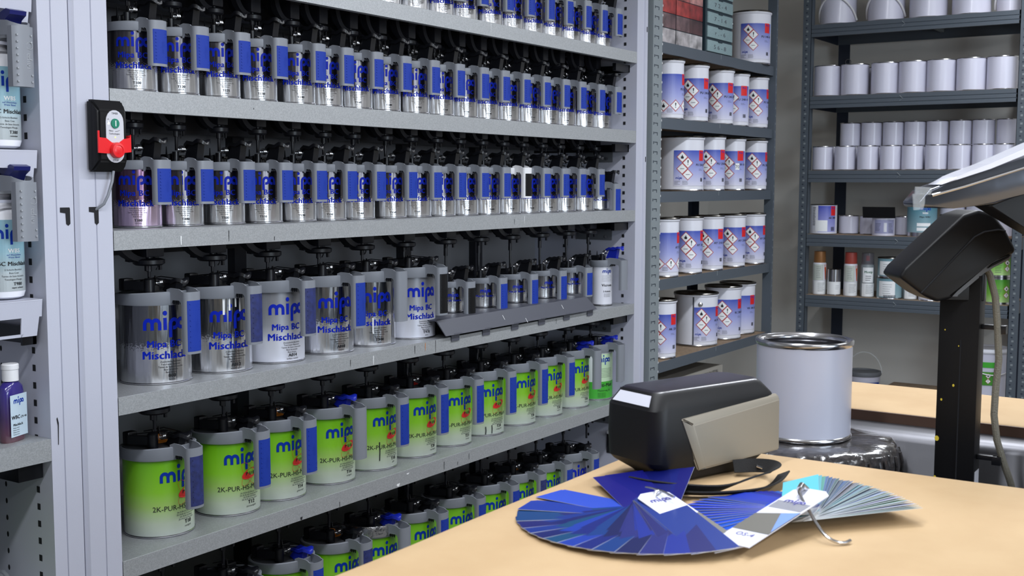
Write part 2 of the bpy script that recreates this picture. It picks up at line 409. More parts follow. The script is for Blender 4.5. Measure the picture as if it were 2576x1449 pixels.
# ------------------------------------------------------------------ main mixing rack
XL, XR, YF, YB = 1.605, 4.012, 2.10, 2.56
ZS = [.497, .198, -.106, -.470, -.837, -1.225]
LIP = [.043, .047, .043, .040, .043, .043]
def holes(mb, X, Y0, z0, z1, pitch, wy, wz, dx, oval=False):
    z = z0
    while z < z1:
        if oval: mb._a([(X+dx, Y0+wy/2*math.cos(2*PI*k/10), z+wz/2*math.sin(2*PI*k/10)) for k in range(10)], [tuple(range(10))])
        else: mb._a([(X+dx, Y0-wy/2, z-wz/2), (X+dx, Y0+wy/2, z-wz/2), (X+dx, Y0+wy/2, z+wz/2), (X+dx, Y0-wy/2, z+wz/2)], [(0, 1, 2, 3)])
        z += pitch
rack = thing('mixing_rack', 'white steel paint mixing rack with galvanised shelves full of handled cans', 'rack', (XL, YF, -1.4))
def RP(mb, name, m, kind=None, ang=35):
    o = mb.build(name, m, None, ang); ROOTS.remove(o); o.parent = rack; o.location = (-XL, -YF, 1.4)
    if kind: o['kind'] = kind
    return o
# left upright: folded profile
def upright(x0, x1, seams, name):
    mb = MB(); mb.box(x0, x1, YF+.001, YF+.05, -1.4, 1.2)
    o = RP(mb, name, K['white_steel'])
    return o
lp = MB()
prof = [(1.516, 2.104), (1.516, 2.150), (1.604, 2.56), (1.604, 2.100), (1.565, 2.100), (1.563, 2.1035), (1.561, 2.100), (1.526, 2.100)]
lp.prism([(1.516, 2.60), (1.604, 2.60), (1.604, 2.1005), (1.5655, 2.1005), (1.564, 2.104), (1.5625, 2.1005), (1.524, 2.1005), (1.516, 2.108)], -1.4, 1.25, 'z')
RP(lp, 'left_upright', K['white_steel'], ang=20)
rp = MB()
rp.prism([(4.013, 2.60), (4.100, 2.60), (4.100, 2.1005), (4.081, 2.1005), (4.079, 2.106), (4.058, 2.106), (4.056, 2.1005), (4.013, 2.1005)], -1.4, 1.25, 'z')
RP(rp, 'right_upright', K['white_steel'], ang=20)
hm = MB()
def hook_slot(mb, x, z):
    y = YF-.0004
    pts = [(0, 0), (.0225, 0), (.0235, -.003), (.0235, -.034), (.0185, -.038), (.0135, -.034), (.0125, -.012), (0, -.010)]
    mb._a([(x+a, y, z+b) for a, b in pts], [tuple(range(len(pts)))])
hook_slot(hm, 1.5455, -.054)
holes(hm, XR, 2.152, -1.38, .9, .0335, .0105, .0125, -.0004)
holes(hm, XR, 2.30, -1.38, .9, .0335, .0075, .0125, -.0004, True)
holes(hm, XR, 2.42, -1.36, .9, .0335, .0105, .0125, -.0004)
for zz in (-.9, .1, .6): hm._a([(4.09, YF-.0002, zz), (4.096, YF-.0002, zz), (4.096, YF-.0002, zz-.02), (4.09, YF-.0002, zz-.02)], [(0, 1, 2, 3)])
RP(hm, 'slot_holes', K['hole'], 'stuff', 0)
RP(MB().box(XL, XR, YB, YB+.01, -1.4, 1.2), 'back_panel', K['backp'])
for xx in (2.35, 3.12, 3.55): RP(MB().box(xx, xx+.045, YB-.03, YB, -1.4, 1.2), 'rear_post', K['drive'])
shelf_objs = []
for i, (z, lh) in enumerate(zip(ZS, LIP)):
    mb = MB()
    t = .0018
    mb.prism([(YB, z-.003), (YF+.002, z-.003), (YF+.002, z-lh+.002), (YF+.02, z-lh+.002), (YF+.02, z-lh), (YF, z-lh), (YF, z-.0008), (YF+.0015, z), (YF+.006, z-.0002), (YF+.010, z-.0015), (YB, z-.0015)], XL+.001, XR-.001, 'x')
    so = RP(mb, 'shelf', K['galv'], ang=25); shelf_objs.append(so)
    # black carrier rail and side bracket under each shelf
    RP(MB().box(3.90, XR-.002, YF+.03, YF+.045, z-lh-.034, z-lh-.006).box(XR-.010, XR-.002, YF+.03, YB, z-lh-.034, z-lh-.006), 'shelf_bracket', K['black'])
    RP(MB().box(XL, 3.9, 2.36, 2.42, z-lh-.03, z-.004), 'drive_rail', K['drive'])
    p = MB().cbox(XR-.005, XR-.001, 2.20, 2.36, z-.120, z-.062, .0018)
    p.cur = 1
    for yy in (2.225,):
        for zz in (-.074, -.106): p.tube([(XR-.006, yy, z+zz), (XR-.0085, yy, z+zz)], .006, 10)
    RP(p, 'hinge_plate', [K['grey_pl2'], K['chrome']])
RP(MB().box(XR-.003, XR-.001, 2.165, 2.215, -1.075, -1.0), 'barcode_plate', K['hole'])
RP(MB().cbox(XR-.03, XR-.001, 2.14, 2.20, -.992, -.980, .002), 'panel_clip', K['white_pl'])
def mark(si, X, dz0, dz1, wd, m, lean=0):
    z = ZS[si]; mb = MB(); y = YF-.0006
    mb._a([(X, y, z+dz0), (X+wd, y, z+dz0), (X+wd*.8+lean, y, (z+dz1+z+dz0)/2), (X+wd*.7+lean, y, z+dz1), (X+wd*.2+lean, y, z+dz1), (X-.1*wd+lean, y, (z+dz0+z+dz1)/2)], [(0, 1, 2, 3, 4, 5)])
    o = mb.build('paint_mark', m, None, 0); ROOTS.remove(o); o.parent = shelf_objs[si]
for (si, X, a, b, wd, m) in [(2, 1.787, -.018, -.038, .003, 'white_ink'), (2, 1.932, -.010, -.036, .002, 'ink'), (2, 2.082, -.030, -.040, .002, 'ink'), (2, 3.165, -.014, -.030, .002, 'ink'), (2, 3.225, -.006, -.030, .002, 'white_ink'),
        (1, 2.02, -.020, -.024, .0015, 'ink'), (0, 3.03, -.004, -.030, .0015, 'white_ink'),
        (3, 2.36, -.012, -.030, .002, 'ink'), (3, 2.455, -.013, -.038, .003, 'white_ink'), (3, 2.64, -.006, -.030, .0025, 'ink'), (3, 2.69, -.004, -.026, .0022, 'orange'), (3, 2.74, -.001, -.038, .0018, 'ink'), (3, 3.43, -.004, -.022, .0018, 'ink'),
        (4, 2.16, -.034, -.042, .008, 'ink'), (4, 2.31, -.028, -.042, .002, 'ink'), (4, 2.555, -.032, -.040, .014, 'white_ink'), (4, 2.60, -.010, -.014, .012, 'white_ink'), (4, 2.78, -.012, -.036, .0025, 'ink'), (4, 2.85, -.026, -.036, .002, 'ink'), (4, 2.91, -.012, -.030, .0018, 'ink')]:
    mark(si, X, a, b, wd, K[m])

# left neighbouring cabinet
cab = thing('side_cabinet', 'white perforated steel cabinet left of the mixing rack holding white bottles', 'cabinet', (1.0, YF, -1.4))
def CP(mb, name, m, kind=None, ang=35):
    o = mb.build(name, m, None, ang); ROOTS.remove(o); o.parent = cab; o.location = (-1.0, -YF, 1.4)
    if kind: o['kind'] = kind
    return o
CP(MB().prism([(1.438, 2.60), (1.514, 2.60), (1.514, 2.108), (1.508, 2.1005), (1.470, 2.1005), (1.4685, 2.104), (1.467, 2.1005), (1.438, 2.1005)], -1.4, 1.25, 'z'), 'upright', K['white_steel'], ang=20)
CP(MB().box(.6, 1.437, YB, YB+.01, -1.4, 1.2), 'back_panel', K['white_steel'])
hm = MB(); hook_slot(hm, 1.476, -.054)
holes(hm, 1.438, 2.150, -1.38, .9, .0368, .0105, .0135, -.0004)
holes(hm, 1.438, 2.265, -1.385, .9, .0368, .0075, .0125, -.0004, True)
holes(hm, 1.438, 2.345, -1.38, .9, .0368, .0105, .0135, -.0004)
hm._a([(1.4515, YF-.0004, -.49), (1.4535, YF-.0004, -.487), (1.4565, YF-.0004, -.50), (1.455, YF-.0004, -.545), (1.4535, YF-.0004, -.546), (1.454, YF-.0004, -.505)], [(0, 1, 2, 3, 4, 5)])
CP(hm, 'slot_holes', K['hole'], 'stuff', 0)
zc = -.530
CP(MB().prism([(YB, zc-.003), (YF+.002, zc-.003), (YF+.002, zc-.044), (YF+.02, zc-.044), (YF+.02, zc-.046), (YF, zc-.046), (YF, zc), (YB, zc)], .6, 1.437, 'x'), 'shelf', K['galv'])
CP(MB().prism([(YB, -.865), (YF+.002, -.865), (YF+.002, -.91), (YF, -.91), (YF, -.86), (YB, -.86)], .6, 1.437, 'x'), 'shelf', K['galv'])
CP(MB().box(1.38, 1.436, YF+.03, YB, zc-.085, zc-.05), 'shelf_bracket', K['black'])
for zt in (.372, .062, -.239):
    # white sheet tray with a window cut in its front
    mb = MB(); x0, x1, h, wn = .6, 1.431, (.075 if zt < 0 else .105), .0
    y = YF+.004
    def fp(x, z): return (x, y+(zt-z)*.10, z)
    pts_o = [(x0, zt), (x1, zt), (x1-.012, zt-h), (x0, zt-h)]
    for (a0, a1, b0, b1) in [(x0, x1, zt-.036, zt), (x1-.046, x1-.006, zt-h, zt-.036), (x0, x1-.04, zt-h, zt-h+.006)]:
        xb = a1 if b1 == zt else a1-.004
        mb._a([fp(a0, b0), fp(xb, b0), fp(a1, b1), fp(a0, b1), tuple(Vector(fp(a0, b0))+Vector((0, .003, 0))), tuple(Vector(fp(xb, b0))+Vector((0, .003, 0))), tuple(Vector(fp(a1, b1))+Vector((0, .003, 0))), tuple(Vector(fp(a0, b1))+Vector((0, .003, 0)))],
              [(0, 1, 2, 3), (4, 7, 6, 5), (0, 4, 5, 1), (1, 5, 6, 2), (2, 6, 7, 3), (3, 7, 4, 0)])
    mb.box(x0, x1, y, YB-.1, zt-.003, zt)
    CP(mb, 'bottle_tray', K['white_steel'])
    CP(MB().box(1.40, 1.432, YF+.03, YF+.036, zt-h-.02, zt-.05).box(1.424, 1.432, YF+.03, YB, zt-h-.02, zt-.06), 'tray_bracket', K['black'])

# ------------------------------------------------------------------ stirrer drives under the shelves
def drive_mesh(gap, sc=1.0):
    """gap = distance from the shelf underside down to the drive disc"""
    mb = MB()
    mb.lathe([(.0001, -gap-.004), (.020, -gap-.004), (.024, -gap), (.024, -gap+.009), (.018, -gap+.012), (.006, -gap+.013), (.006, -.002)], 20)
    mb.box(-.020, .020, -.018, .125, -.022, -.001)
    mb.cbox(-.017, .017, -.016, .02, -gap+.016, -.018, .003)
    # curved arm to the rail behind
    P = []
    for k in range(9):
        a = -PI/2*k/8
        P.append((.012+.06*math.cos(a+PI/2)*0+0, 0, 0))
    out = [(.055*math.sin(R(90*k/8))+.01, -gap+.004+(1-math.cos(R(90*k/8)))*(gap-.01)) for k in range(9)]
    inn = [(.040*math.sin(R(90*k/8))+.01, -gap+.016+(1-math.cos(R(90*k/8)))*(gap-.02)) for k in range(9)]
    mb.prism(out+inn[::-1], -.028, -.020, 'x'); mb.prism(out+inn[::-1], .020, .028, 'x')
    mb.prism([(-x, z) for x, z in out]+[(-x, z) for x, z in inn[::-1]], -.005, .012, 'y')
    for sx in (-1, 1): mb.box(sx*.013-.002, sx*.013+.002, -.012, -.008, -gap-.016, -gap)
    mb.tube([(.030, .02, -gap+.02), (.034, .02, -gap-.012), (.030, .02, -gap-.02)], .0014, 6)
    mb.v = [(x*sc, y*sc if y < .03 else y, z) for x, y, z in mb.v]
    return mb
def drives(si, xs, gap, yc, shaft):
    z = ZS[si-1]-.003 if si > 0 else 0
    mb = drive_mesh(gap, 1.0 if si < 3 else 1.55)
    mb.cur = 0; mb.cyl(.0065, -gap-shaft*.35, -gap, 12); mb.cyl(.004, -gap-shaft, -gap, 10)
    me = mb.mesh('stirrer_drive', K['drive'])
    for x in xs: inst('stirrer_drive', me, rack, (x-XL, yc-YF, z+1.4))

# ------------------------------------------------------------------ mixing cans
def can_body(r, h, m, parent, fold=False):
    mb = MB(); mb.cur = 0
    mb.lathe([(r-.0005, .004), (r-.0005, h-.004)], 48)
    mb.cur = 1
    mb.lathe([(.0001, .003), (r-.004, .003), (r-.001, 0), (r+.0012, .0012), (r+.0012, .0035), (r-.0005, .005)], 48)
    mb.lathe([(r-.0005, h-.005), (r+.001, h-.003), (r+.001, h), (r-.006, h)], 48)
    # soldered side seam at the back
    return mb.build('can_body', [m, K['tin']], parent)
def mix_can(r, h, ringh, dY, L, body, pad, lever, ring=None, big=False, ladder=0):
    """lidded mixing can standing at the origin, handle towards -y"""
    ring = ring or K['grey_pl']
    t = thing('mixing_can', '', 'paint can')
    can_body(r, h+.006, body, t)
    zt = h+ringh
    # handle = ring, spout channel and grip shell
    mb = MB()
    n0 = len(mb.v)
    mb.lathe([(r+.0015, h), (r+.006, h), (r+.0075, h+.004), (r+.0075, zt-.002), (r+.005, zt), (r-.001, zt-.001), (r-.003, zt-.005), (r+.0015, h+.004), (r+.0015, h)], 48)
    for k in range(n0, len(mb.v)):          # the ring is lower at the back than at the handle
        x, y, z = mb.v[k]
        if z > h+.012: mb.v[k] = (x, y, z-(.010 if big else .005)*(1+y/math.hypot(x, y))/2)
    hw = .0225; cy = -dY+.012; yb = -(r+.004)
    zg1 = zt-.004; zg0 = zg1-L; zm = zt-(.020 if big else .016)
    ys = [-(r-.006), yb]+[yb+(cy+.0165-yb)*k/4 for k in range(1, 4)]+[cy+d for d in (.0160, .0135, .0105, .008, .0062, .0060, .003)]
    side = [(hw+(.004 if k == 0 else .002*max(0, 1-k/5)), y) for k, y in enumerate(ys)]
    arcp = [(hw*math.cos(R(180+15*k)), cy+.012*math.sin(R(180+15*k))) for k in range(13)]
    path = [(-x, y) for x, y in side]+arcp+[(x, y) for x, y in side[::-1]]
    N = len(path); ns = len(side)
    def zf(i):
        j = min(i, N-1-i)
        if j < ns:
            y = side[j][1]; d = y-cy; s = j/ns
            top = zt+.008*math.cos(s*PI/2) if j else zt+.004
            if j == 0: bt = h+.004
            elif d <= .0061: bt = zg0
            elif d < .0161: bt = zm-(1-math.sqrt(max(0, 1-((.0161-d)/.0100)**2)))*.012
            else: bt = zm-(.010 if j < 2 else 0)
            return (bt, top)
        return (zg0, zt)
    mb.wall(path, .0030, zf)
    mb._a([(-hw, -(r-.004), zt-.014), (hw, -(r-.004), zt-.014), (hw*.95, cy+.006, zt-.020), (-hw*.95, cy+.006, zt-.020)], [(0, 1, 2, 3)])
    mb._a([(-hw, cy+.004, zg0+.002), (hw, cy+.004, zg0+.002), (hw*.9, cy-.006, zg0+.002), (-hw*.9, cy-.006, zg0+.002)], [(0, 1, 2, 3)])
    hd = mb.build('handle', ring, t)
    if pad:
        pb = MB()
        g2 = [((hw+.0018)*math.cos(R(216+6*k)), cy+(.0138)*math.sin(R(216+6*k))) for k in range(0, 19)]
        g3 = [((hw-.002)*math.cos(R(216+6*k)), cy+(.010)*math.sin(R(216+6*k))) for k in range(0, 19)][::-1]
        pb.prism(g2+g3, zg0+.006, zg1-.016, 'z')
        nb = 9
        for sx in (-.013, .012):
            for k in range(nb):
                if sx > 0 and 2 <= k <= 6: continue
                z = zg1-.024-(L-.04)*k/(nb-1)
                a = abs(sx)/.02
                pb.lathe([(.0022, -.0003), (.0016, .0008), (.0001, .0011)], 8, (0, 0, 0)) if False else None
                yy = cy-.0138*math.sqrt(1-(sx/(hw+.0018))**2)
                pb.cbox(sx-.0016, sx+.0016, yy-.0007, yy+.001, z-.0012, z+.0012, .0005)
        vs, fs = logo_flat(.0075, .22)
        pb.cur = 0
        pb._a([(.009-v, cy-.0142*math.sqrt(max(0, 1-((.009-v)/(hw+.0018))**2)), (zg0+zg1)/2-.006+u) for u, v in vs], fs)
        pb.build('grip_pad', pad, t)
    # lid: dished dark plate with ribs, a fixed knob arm and a hub
    lb = MB()
    lb.lathe([(.0001, zt-.004), (r*.35, zt-.004), (r-.008, zt-.010), (r-.002, zt-.007)], 32)
    lb.lathe([(.013, zt-.004), (.011, zt+.008), (.009, zt+.010), (.0001, zt+.010)], 16)
    lb.build('lid', K['lid_grey'] if big else K['black_soft'], t)
    kb = MB(); hw0 = .0205
    if big:
        kb.cyl(.0125, zt-.006, zt+.026, 18, (-.042, -.034)); kb.lathe([(.0125, zt+.026), (.010, zt+.029), (.0001, zt+.0295)], 18, (-.042, -.034, 0))
        kb.T = Matrix.Rotation(R(60), 4, 'Z'); kb.prism([(0, zt+.002), (.045, zt+.006), (.05, zt+.022), (0, zt+.020)], .034, .046, 'y') if False else None; kb.T = None
        kb.prism([(-.054, -.030), (-.044, -.022), (-.060, .022), (-.073, .018)], zt+.002, zt+.022, 'z')
        kb.cbox(-.062, -.034, .03, .052, zt-.004, zt+.026, .004)
        kb.cbox(.01, .055, .02, .045, zt-.004, zt+.012, .003)
        for (px, py) in ((-.018, -.006), (.014, .012)): kb.prism([(py-.006, zt), (py+.006, zt), (py+.002, zt+.03), (py-.001, zt+.03)], px-.0015, px+.0015, 'x')
        kb.tube([(-.05, .03, zt+.02), (-.01, -.02, zt+.026), (.01, -.06, zt+.022)], .0012, 6)
        kb.tube([(.0, .05, zt+.016), (.02, 0, zt+.028), (.018, -.06, zt+.026)], .0012, 6)
    else:
        kb.cyl(.008, zt-.004, zt+.022, 14, (-.022, -.012))
        kb.cbox(-.034, -.006, .0, .03, zt-.004, zt+.016, .003)
        kb.cbox(.008, .034, .002, .028, zt-.004, zt+.014, .003)
        kb.prism([(-.004, zt), (.004, zt), (.001, zt+.034), (0, zt+.034)], -.040, -.038, 'x')
        kb.tube([(-.03, .02, zt+.012), (-.012, -.02, zt+.024), (.0, -.05, zt+.022)], .001, 6)
    for k in range(3):
        x = -hw0-.0005; yk = -(r+.010+.007*k)
        kb.prism([(yk-.002, h+.002), (yk-.002, zt-.012), (yk, zt-.009), (yk+.002, zt-.012), (yk+.002, h+.006)], x-.002, x+.001, 'x')
    kb.build('stirrer_head', K['black'], t)
    # thumb lever over the spout
    y0 = r*.45; zl = zt+(.006 if big else .012)
    mb = MB()
    top = [(-(y0), zl+.012), (-(y0+.020), zl+.020), (-(y0+.040), zl+.017), (-(y0+.058), zl+.024), (-(y0+.068), zl+.023), (-(y0+.072), zl+.018)]
    bot = [(-(y0+.064), zl+.017), (-(y0+.052), zl+.004), (-(y0+.046), zl-.012), (-(y0+.024), zl-.014), (-(y0+.004), zl-.006)]
    if not big:
        top = [(y, z+.014) for y, z in top]; bot = [(y, z+(.010 if k == 0 else 0)) for k, (y, z) in enumerate(bot)]
    # wide saddle plate + narrow stem
    bm = bmesh.new()
    W = [.008, .016, .015, .018, .015, .008]
    rows = []
    for (y, z), ww in zip(top, W):
        rows.append([bm.verts.new((x*ww, y, z-.003*(1-abs(x))*1.0+.002*abs(x))) for x in (-1, -.5, 0, .5, 1)])
    rows2 = []
    for (y, z), ww in zip(top, W):
        rows2.append([bm.verts.new((x*ww, y, z-.0065-.003*(1-abs(x)))) for x in (-1, -.5, 0, .5, 1)])
    for i in range(len(rows)-1):
        for j in range(4):
            bm.faces.new((rows[i][j], rows[i][j+1], rows[i+1][j+1], rows[i+1][j])); bm.faces.new((rows2[i][j], rows2[i+1][j], rows2[i+1][j+1], rows2[i][j+1]))
        bm.faces.new((rows[i][0], rows[i+1][0], rows2[i+1][0], rows2[i][0])); bm.faces.new((rows[i][4], rows2[i][4], rows2[i+1][4], rows[i+1][4]))
    bm.faces.new(rows[0]+rows2[0][::-1]); bm.faces.new(rows[-1][::-1]+rows2[-1])
    mb.bm(bm)
    mb.prism([(top[1][0], top[1][1]-.006), (top[3][0]+.004, top[3][1]-.006)] + bot[2:], -.010, .010, 'x')
    lv = mb.build('pour_lever', lever, t, 50)
    sb = MB()
    yy = -(y0+.002); zz = zl+(.012 if big else .016)
    for k in range(4):
        x = -.020+.003*k
        sb.tube([(x, yy+.0072*math.cos(2*PI*j/14), zz+.0072*math.sin(2*PI*j/14)) for j in range(14)], .0011, 6, True)
    sb.build('spring', K['chrome'], t)
    return t

SMALL = ['Zweischicht-Basislack', 'Two-Layer Basecoat', 'Teinte de base \u00e0 bicouche', 'Base bicomado', 'Base bicapa']
def print_silver(t, r, big, h, cm='print_blue'):
    mb = MB(); az = R(270)
    if big:
        on_cyl(mb, logo_flat(.0285), r, az, .128, 0)
        on_cyl(mb, text_flat('Mipa BC', .0165, .022, sx=.98), r, az, .088, 0, -.004)
        on_cyl(mb, text_flat('Mischlack', .0185, .022, sx=1.02), r, az, .061, 0, -.002)
    elif h > .1:
        on_cyl(mb, logo_flat(.0215), r, az, .099, 0)
        on_cyl(mb, text_flat('Mipa BC', .0135, .022, step=.004), r, az, .074, 0, -.002)
        on_cyl(mb, text_flat('Mischlack', .0150, .022, step=.004), r, az, .050, 0)
    else:
        on_cyl(mb, logo_flat(.010), r, az, .050, 0)
        on_cyl(mb, text_flat('Mipa BC Mischlack', .0058, .03, step=.004), r, az, .036, 0)
    mb.build('logo_print', K[cm], t, 0)
    sb = MB()
    if big:
        for k, s in enumerate(SMALL): on_cyl(sb, text_flat(s, .0042, .01, step=0), r, az, .052-.0062*k, 0, .010)
    elif h > .1:
        for k, s in enumerate(SMALL): on_cyl(sb, text_flat(s, .0030, .01, step=0), r, az, .0435-.0046*k, 0, .004)
    else:
        for k in range(4): on_cyl(sb, text_flat(SMALL[k], .002, 0, step=0), r, az, .027-.004*k, 0, .004)
    sb.build('small_print', K['ink'], t, 0)
def print_green(t, r):
    mb = MB(); az = R(270)
    on_cyl(mb, logo_flat(.0262), r, az, .132, 0, 0)
    on_cyl(mb, text_flat('2K-PUR-HS-Mischlack', .0125, .012), r, az, .064, 1, .012)
    el = [(.026*math.cos(2*PI*k/20), .0125*math.sin(2*PI*k/20)+.006*math.cos(2*PI*k/20)) for k in range(20)]
    on_cyl(mb, shape_flat(el), r, az, .1035, 2, .022, .0005)
    on_cyl(mb, text_flat('P U R', .0085, .02), r, az, .1000, 1, .022, .0009)
    for s in (-1, 1):
        ring = [(.030*math.cos(2*PI*k/24)*.55 - s*.018*math.sin(2*PI*k/24), .030*math.sin(2*PI*k/24)) for k in range(25)]
        on_cyl(mb, ribbon(ring, .0006), r, az, .1035, 2, .020, .0004)
    for k, s in enumerate(['2K-PUR-HS-Mixing Toner', '2K-PUR-HS-Teinte de base', '2K-PUR-HS-Mengl.', '2K-PUR-HS-Mieszalnik']):
        on_cyl(mb, text_flat(s, .0040, .0, step=0), r, az, .054-.0058*k, 3, .020)
    mb.build('label_print', [K['logo'], K['ink'], K['red'], K['ink_g']], t, 0)
def code_print(t, r, z, h, s, sub, du, rot):
    mb = MB(); on_cyl(mb, text_flat(s, h, .02, step=0), r, R(270), z, 0, du); on_cyl(mb, text_flat(sub, h*.5, .01, step=0), r, R(270), z-h*.85, 0, du)
    o = mb.build('colour_code', K['ink'], t, 0); o.rotation_euler.z = rot; return o

PADS = {'blue': 'blue_grip', 'worn': 'blue_dark', 'black': 'black_soft'}
protos = {}
def proto(kind, body, pad, lever, ring):
    key = (kind, body, pad, lever, ring)
    if key not in protos:
        kw = dict(ring=K[ring])
        pm = K[PADS[pad]] if pad else None
        if kind == 'one': t = mix_can(.0545, .134, .022, .100, .098, K[body], pm, K[lever], **kw); print_silver(t, .0545, False, .134, 'print_lblue' if body == 'can1l' else 'print_blue')
        elif kind == 'half': t = mix_can(.05, .080, .020, .098, .104, K[body], pm, K[lever], **kw); print_silver(t, .05, False, .08)
        elif kind == 'big': t = mix_can(.0825, .186, .032, .140, .140, K[body], pm, K[lever], big=True, **kw); print_silver(t, .0825, True, .186)
        elif kind == 'green': t = mix_can(.0825, .186, .032, .140, .140, K[body], pm, K[lever], big=True, **kw); print_green(t, .0825)
        protos[key] = [t, False]
    return protos[key]
K['can1l'] = K['can1']
def place(kind, body, pad, lever, x, y, z, label, group, az, code=None, sub='', ring='grey_pl', rz=0):
    p = proto(kind, body, pad, lever, ring)
    if not p[1]:
        t = p[0]; p[1] = True; t.location = (x, y, z); t.rotation_euler.z = rz; t['label'] = label; t['group'] = group
    else:
        # copy everything but the colour code of the first one
        src = p[0]
        t = src.copy(); COL.objects.link(t); ROOTS.append(t); t.location = (x, y, z); t.rotation_euler.z = rz; t['label'] = label; t['group'] = group
        for ch in src.children:
            if ch.name.startswith('colour_code') or ch.name.startswith('paint_run'): continue
            c = ch.copy(); COL.objects.link(c); c.parent = t
    d = R(az-270)
    for ch in t.children:
        n = ch.name.split('.')[0]
        if n in ('logo_print', 'small_print', 'label_print'): ch.rotation_euler.z = d
    if code:
        if kind == 'one': code_print(t, .0545, .015, .0060, code, sub, .006, d)
        elif kind == 'big': code_print(t, .0825, .017, .0085, code, sub, .012, d)
        elif kind == 'green': code_print(t, .0825, .026, .0095, code, sub, .024, d)
    return t
ORD = ['first', 'second', 'third', 'fourth', 'fifth', 'sixth', 'seventh', 'eighth', 'ninth', 'tenth', 'eleventh', 'twelfth', 'thirteenth', 'fourteenth', 'fifteenth', 'sixteenth', 'seventeenth', 'eighteenth']
YC = 2.235
row2 = [1.775, 1.900, 2.032, 2.160, 2.301, 2.412, 2.537, 2.664, 2.800, 2.928, 3.058, 3.178, 3.303, 3.431, 3.561, 3.677, 3.815, 3.945]
row3 = [1.778, 1.905, 2.040, 2.172, 2.300, 2.421, 2.544, 2.688, 2.808, 2.934, 3.058, 3.184, 3.311, 3.433, 3.559, 3.680, 3.818, 3.948]
row1 = [3.945, 3.83, 3.71, 3.58, 3.455, 3.328, 3.20, 3.055, 2.93, 2.80, 2.67, 2.54, 2.41]
row5 = [1.818, 2.036, 2.205, 2.405, 2.592, 2.785, 2.972, 3.160, 3.358, 3.540, 3.735, 3.925]
row6 = [1.83, 2.025, 2.224, 2.425, 2.597, 2.783, 2.983, 3.180, 3.352, 3.530, 3.723]
row4 = [1.814, 2.010, 2.200, 2.396, 2.580, 2.772]
row4s = [2.985, 3.168, 3.358, 3.550, 3.735]
rnd = random.Random(11)
codes2 = ['T100', 'T120', 'T125', 'T130', 'T140', 'T150', 'T160', 'T180', 'T200', 'T210', 'T220', 'T230', 'T310', 'T315', 'T320', 'T330', 'T340', 'T350']
for i, x in enumerate(row2):
    az = 228+rnd.uniform(-2, 16)
    pick = 'blue'
    place('one', 'can1', pick, 'black', x, YC, .205, 'silver can with blue grip, %s from left on the second shelf%s' % (ORD[i], ', marked T100' if i == 0 else ', marked T120' if i == 1 else ''), 'small silver cans on the second shelf', az, codes2[i], 'goldgelb')
codes3 = ['T380', 'T480', 'T500', 'T510', 'T520', 'T530', 'T540', 'T550', 'T560', 'T570', 'T580', 'T600', 'T610', 'T620', 'T640', 'T650', 'T700', 'T710']
for i, x in enumerate(row3):
    az = 226+rnd.uniform(-2, 16); body = 'can1'; ring = 'grey_pl'; pad = 'blue'
    lab = 'silver can with blue grip, %s from left on the third shelf' % ORD[i]
    if i == 0: body = 'can1p'; az = 226; lab = 'pink-tinged silver mixing can marked T380, under the timer box at the left end'
    if i == 1: lab = 'silver mixing can with a black paint run, marked T480, second on the third shelf'
    if i == 12: ring = 'white_pl'; pad = 'black'; lab = 'silver mixing can with white handle and black grip on the third shelf'
    if i == 17:
        place('half', 'can_s', 'blue', 'black', x, YC, ZS[2]+.001, 'short silver can beside the right side wall on the third shelf', 'small silver cans on the third shelf', az); continue
    t = place('one', body, pad, 'black', x, YC, ZS[2]-.001, lab, 'small silver cans on the third shelf', az, codes3[i], 'rotviolett', ring)
    if i == 1:
        mb = MB(); on_cyl(mb, ribbon([(0, .134), (.001, .09), (0, .06), (.001, .05)], .0035), .0545, R(232), 0, 0, 0, .0009); mb.build('paint_run', K['ink'], t, 0)
for i, x in enumerate(row1):
    pad = 'black' if i == 8 else 'blue'
    pos = 'rightmost' if i == 0 else ORD[i]+' from the right'
    place('one', 'can1', pad, 'black', x, YC, ZS[0], 'silver can with %s grip, %s on the topmost shelf' % (pad, pos), 'small silver cans on the top shelf', 228+rnd.uniform(-2, 16), 'T%d' % (10+i), 'blau')
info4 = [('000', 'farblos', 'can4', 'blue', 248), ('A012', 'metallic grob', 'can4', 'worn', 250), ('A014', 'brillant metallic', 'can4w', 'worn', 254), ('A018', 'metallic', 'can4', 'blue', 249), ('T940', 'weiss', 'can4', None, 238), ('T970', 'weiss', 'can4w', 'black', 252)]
lab4 = ['large silver can marked 000 with blue grip, leftmost of the six', 'large silver can marked A012 with white paint runs', 'large pale silver-white mixing can marked A014 with a worn blue grip', 'large silver mixing can, fourth of the six big silver cans', 'large silver mixing can with a plain grey handle and white drip on its label', 'large pale mixing can beside the dark tray, with a dark smeared grip']
for i, x in enumerate(row4):
    c, s, b, p, az = info4[i]
    t = place('big', b, p, 'black', x, 2.228, ZS[3]-.0015, lab4[i], 'big silver cans on the fourth shelf', az, c, s)
    if i == 1:
        mb = MB()
        for u, l, ww in ((-.004, .040, .0052), (.010, .030, .0045), (.026, .022, .004), (.038, .034, .004)):
            on_cyl(mb, ribbon([(0, 0), (0, -.5*l), (0, -.9*l), (0, -l)], ww), .0825, R(240), .186, 0, u, .0018)
        mb.build('paint_run', K['white_ink'], t, 0)
    if i == 4:
        mb = MB(); on_cyl(mb, ribbon([(0, .084), (0, .060), (0, .045), (.001, .038)], .0035), .0825, R(232), 0, 0, 0, .0012); mb.build('paint_run', K['white_ink'], t, 0)
sub5 = ['oxidgelb', 'zitronengelb', 'gelborange', 'echtgelb', 'gelb', 'leuchtgelb', 'orange', 'orange PE', 'rotorange', 'echtrot', 'rubinrot']
codes5 = ['T10', 'T12', 'T14', 'T16', 'T18', 'T20', 'T21', 'T24', 'T30', 'T32', 'T38']
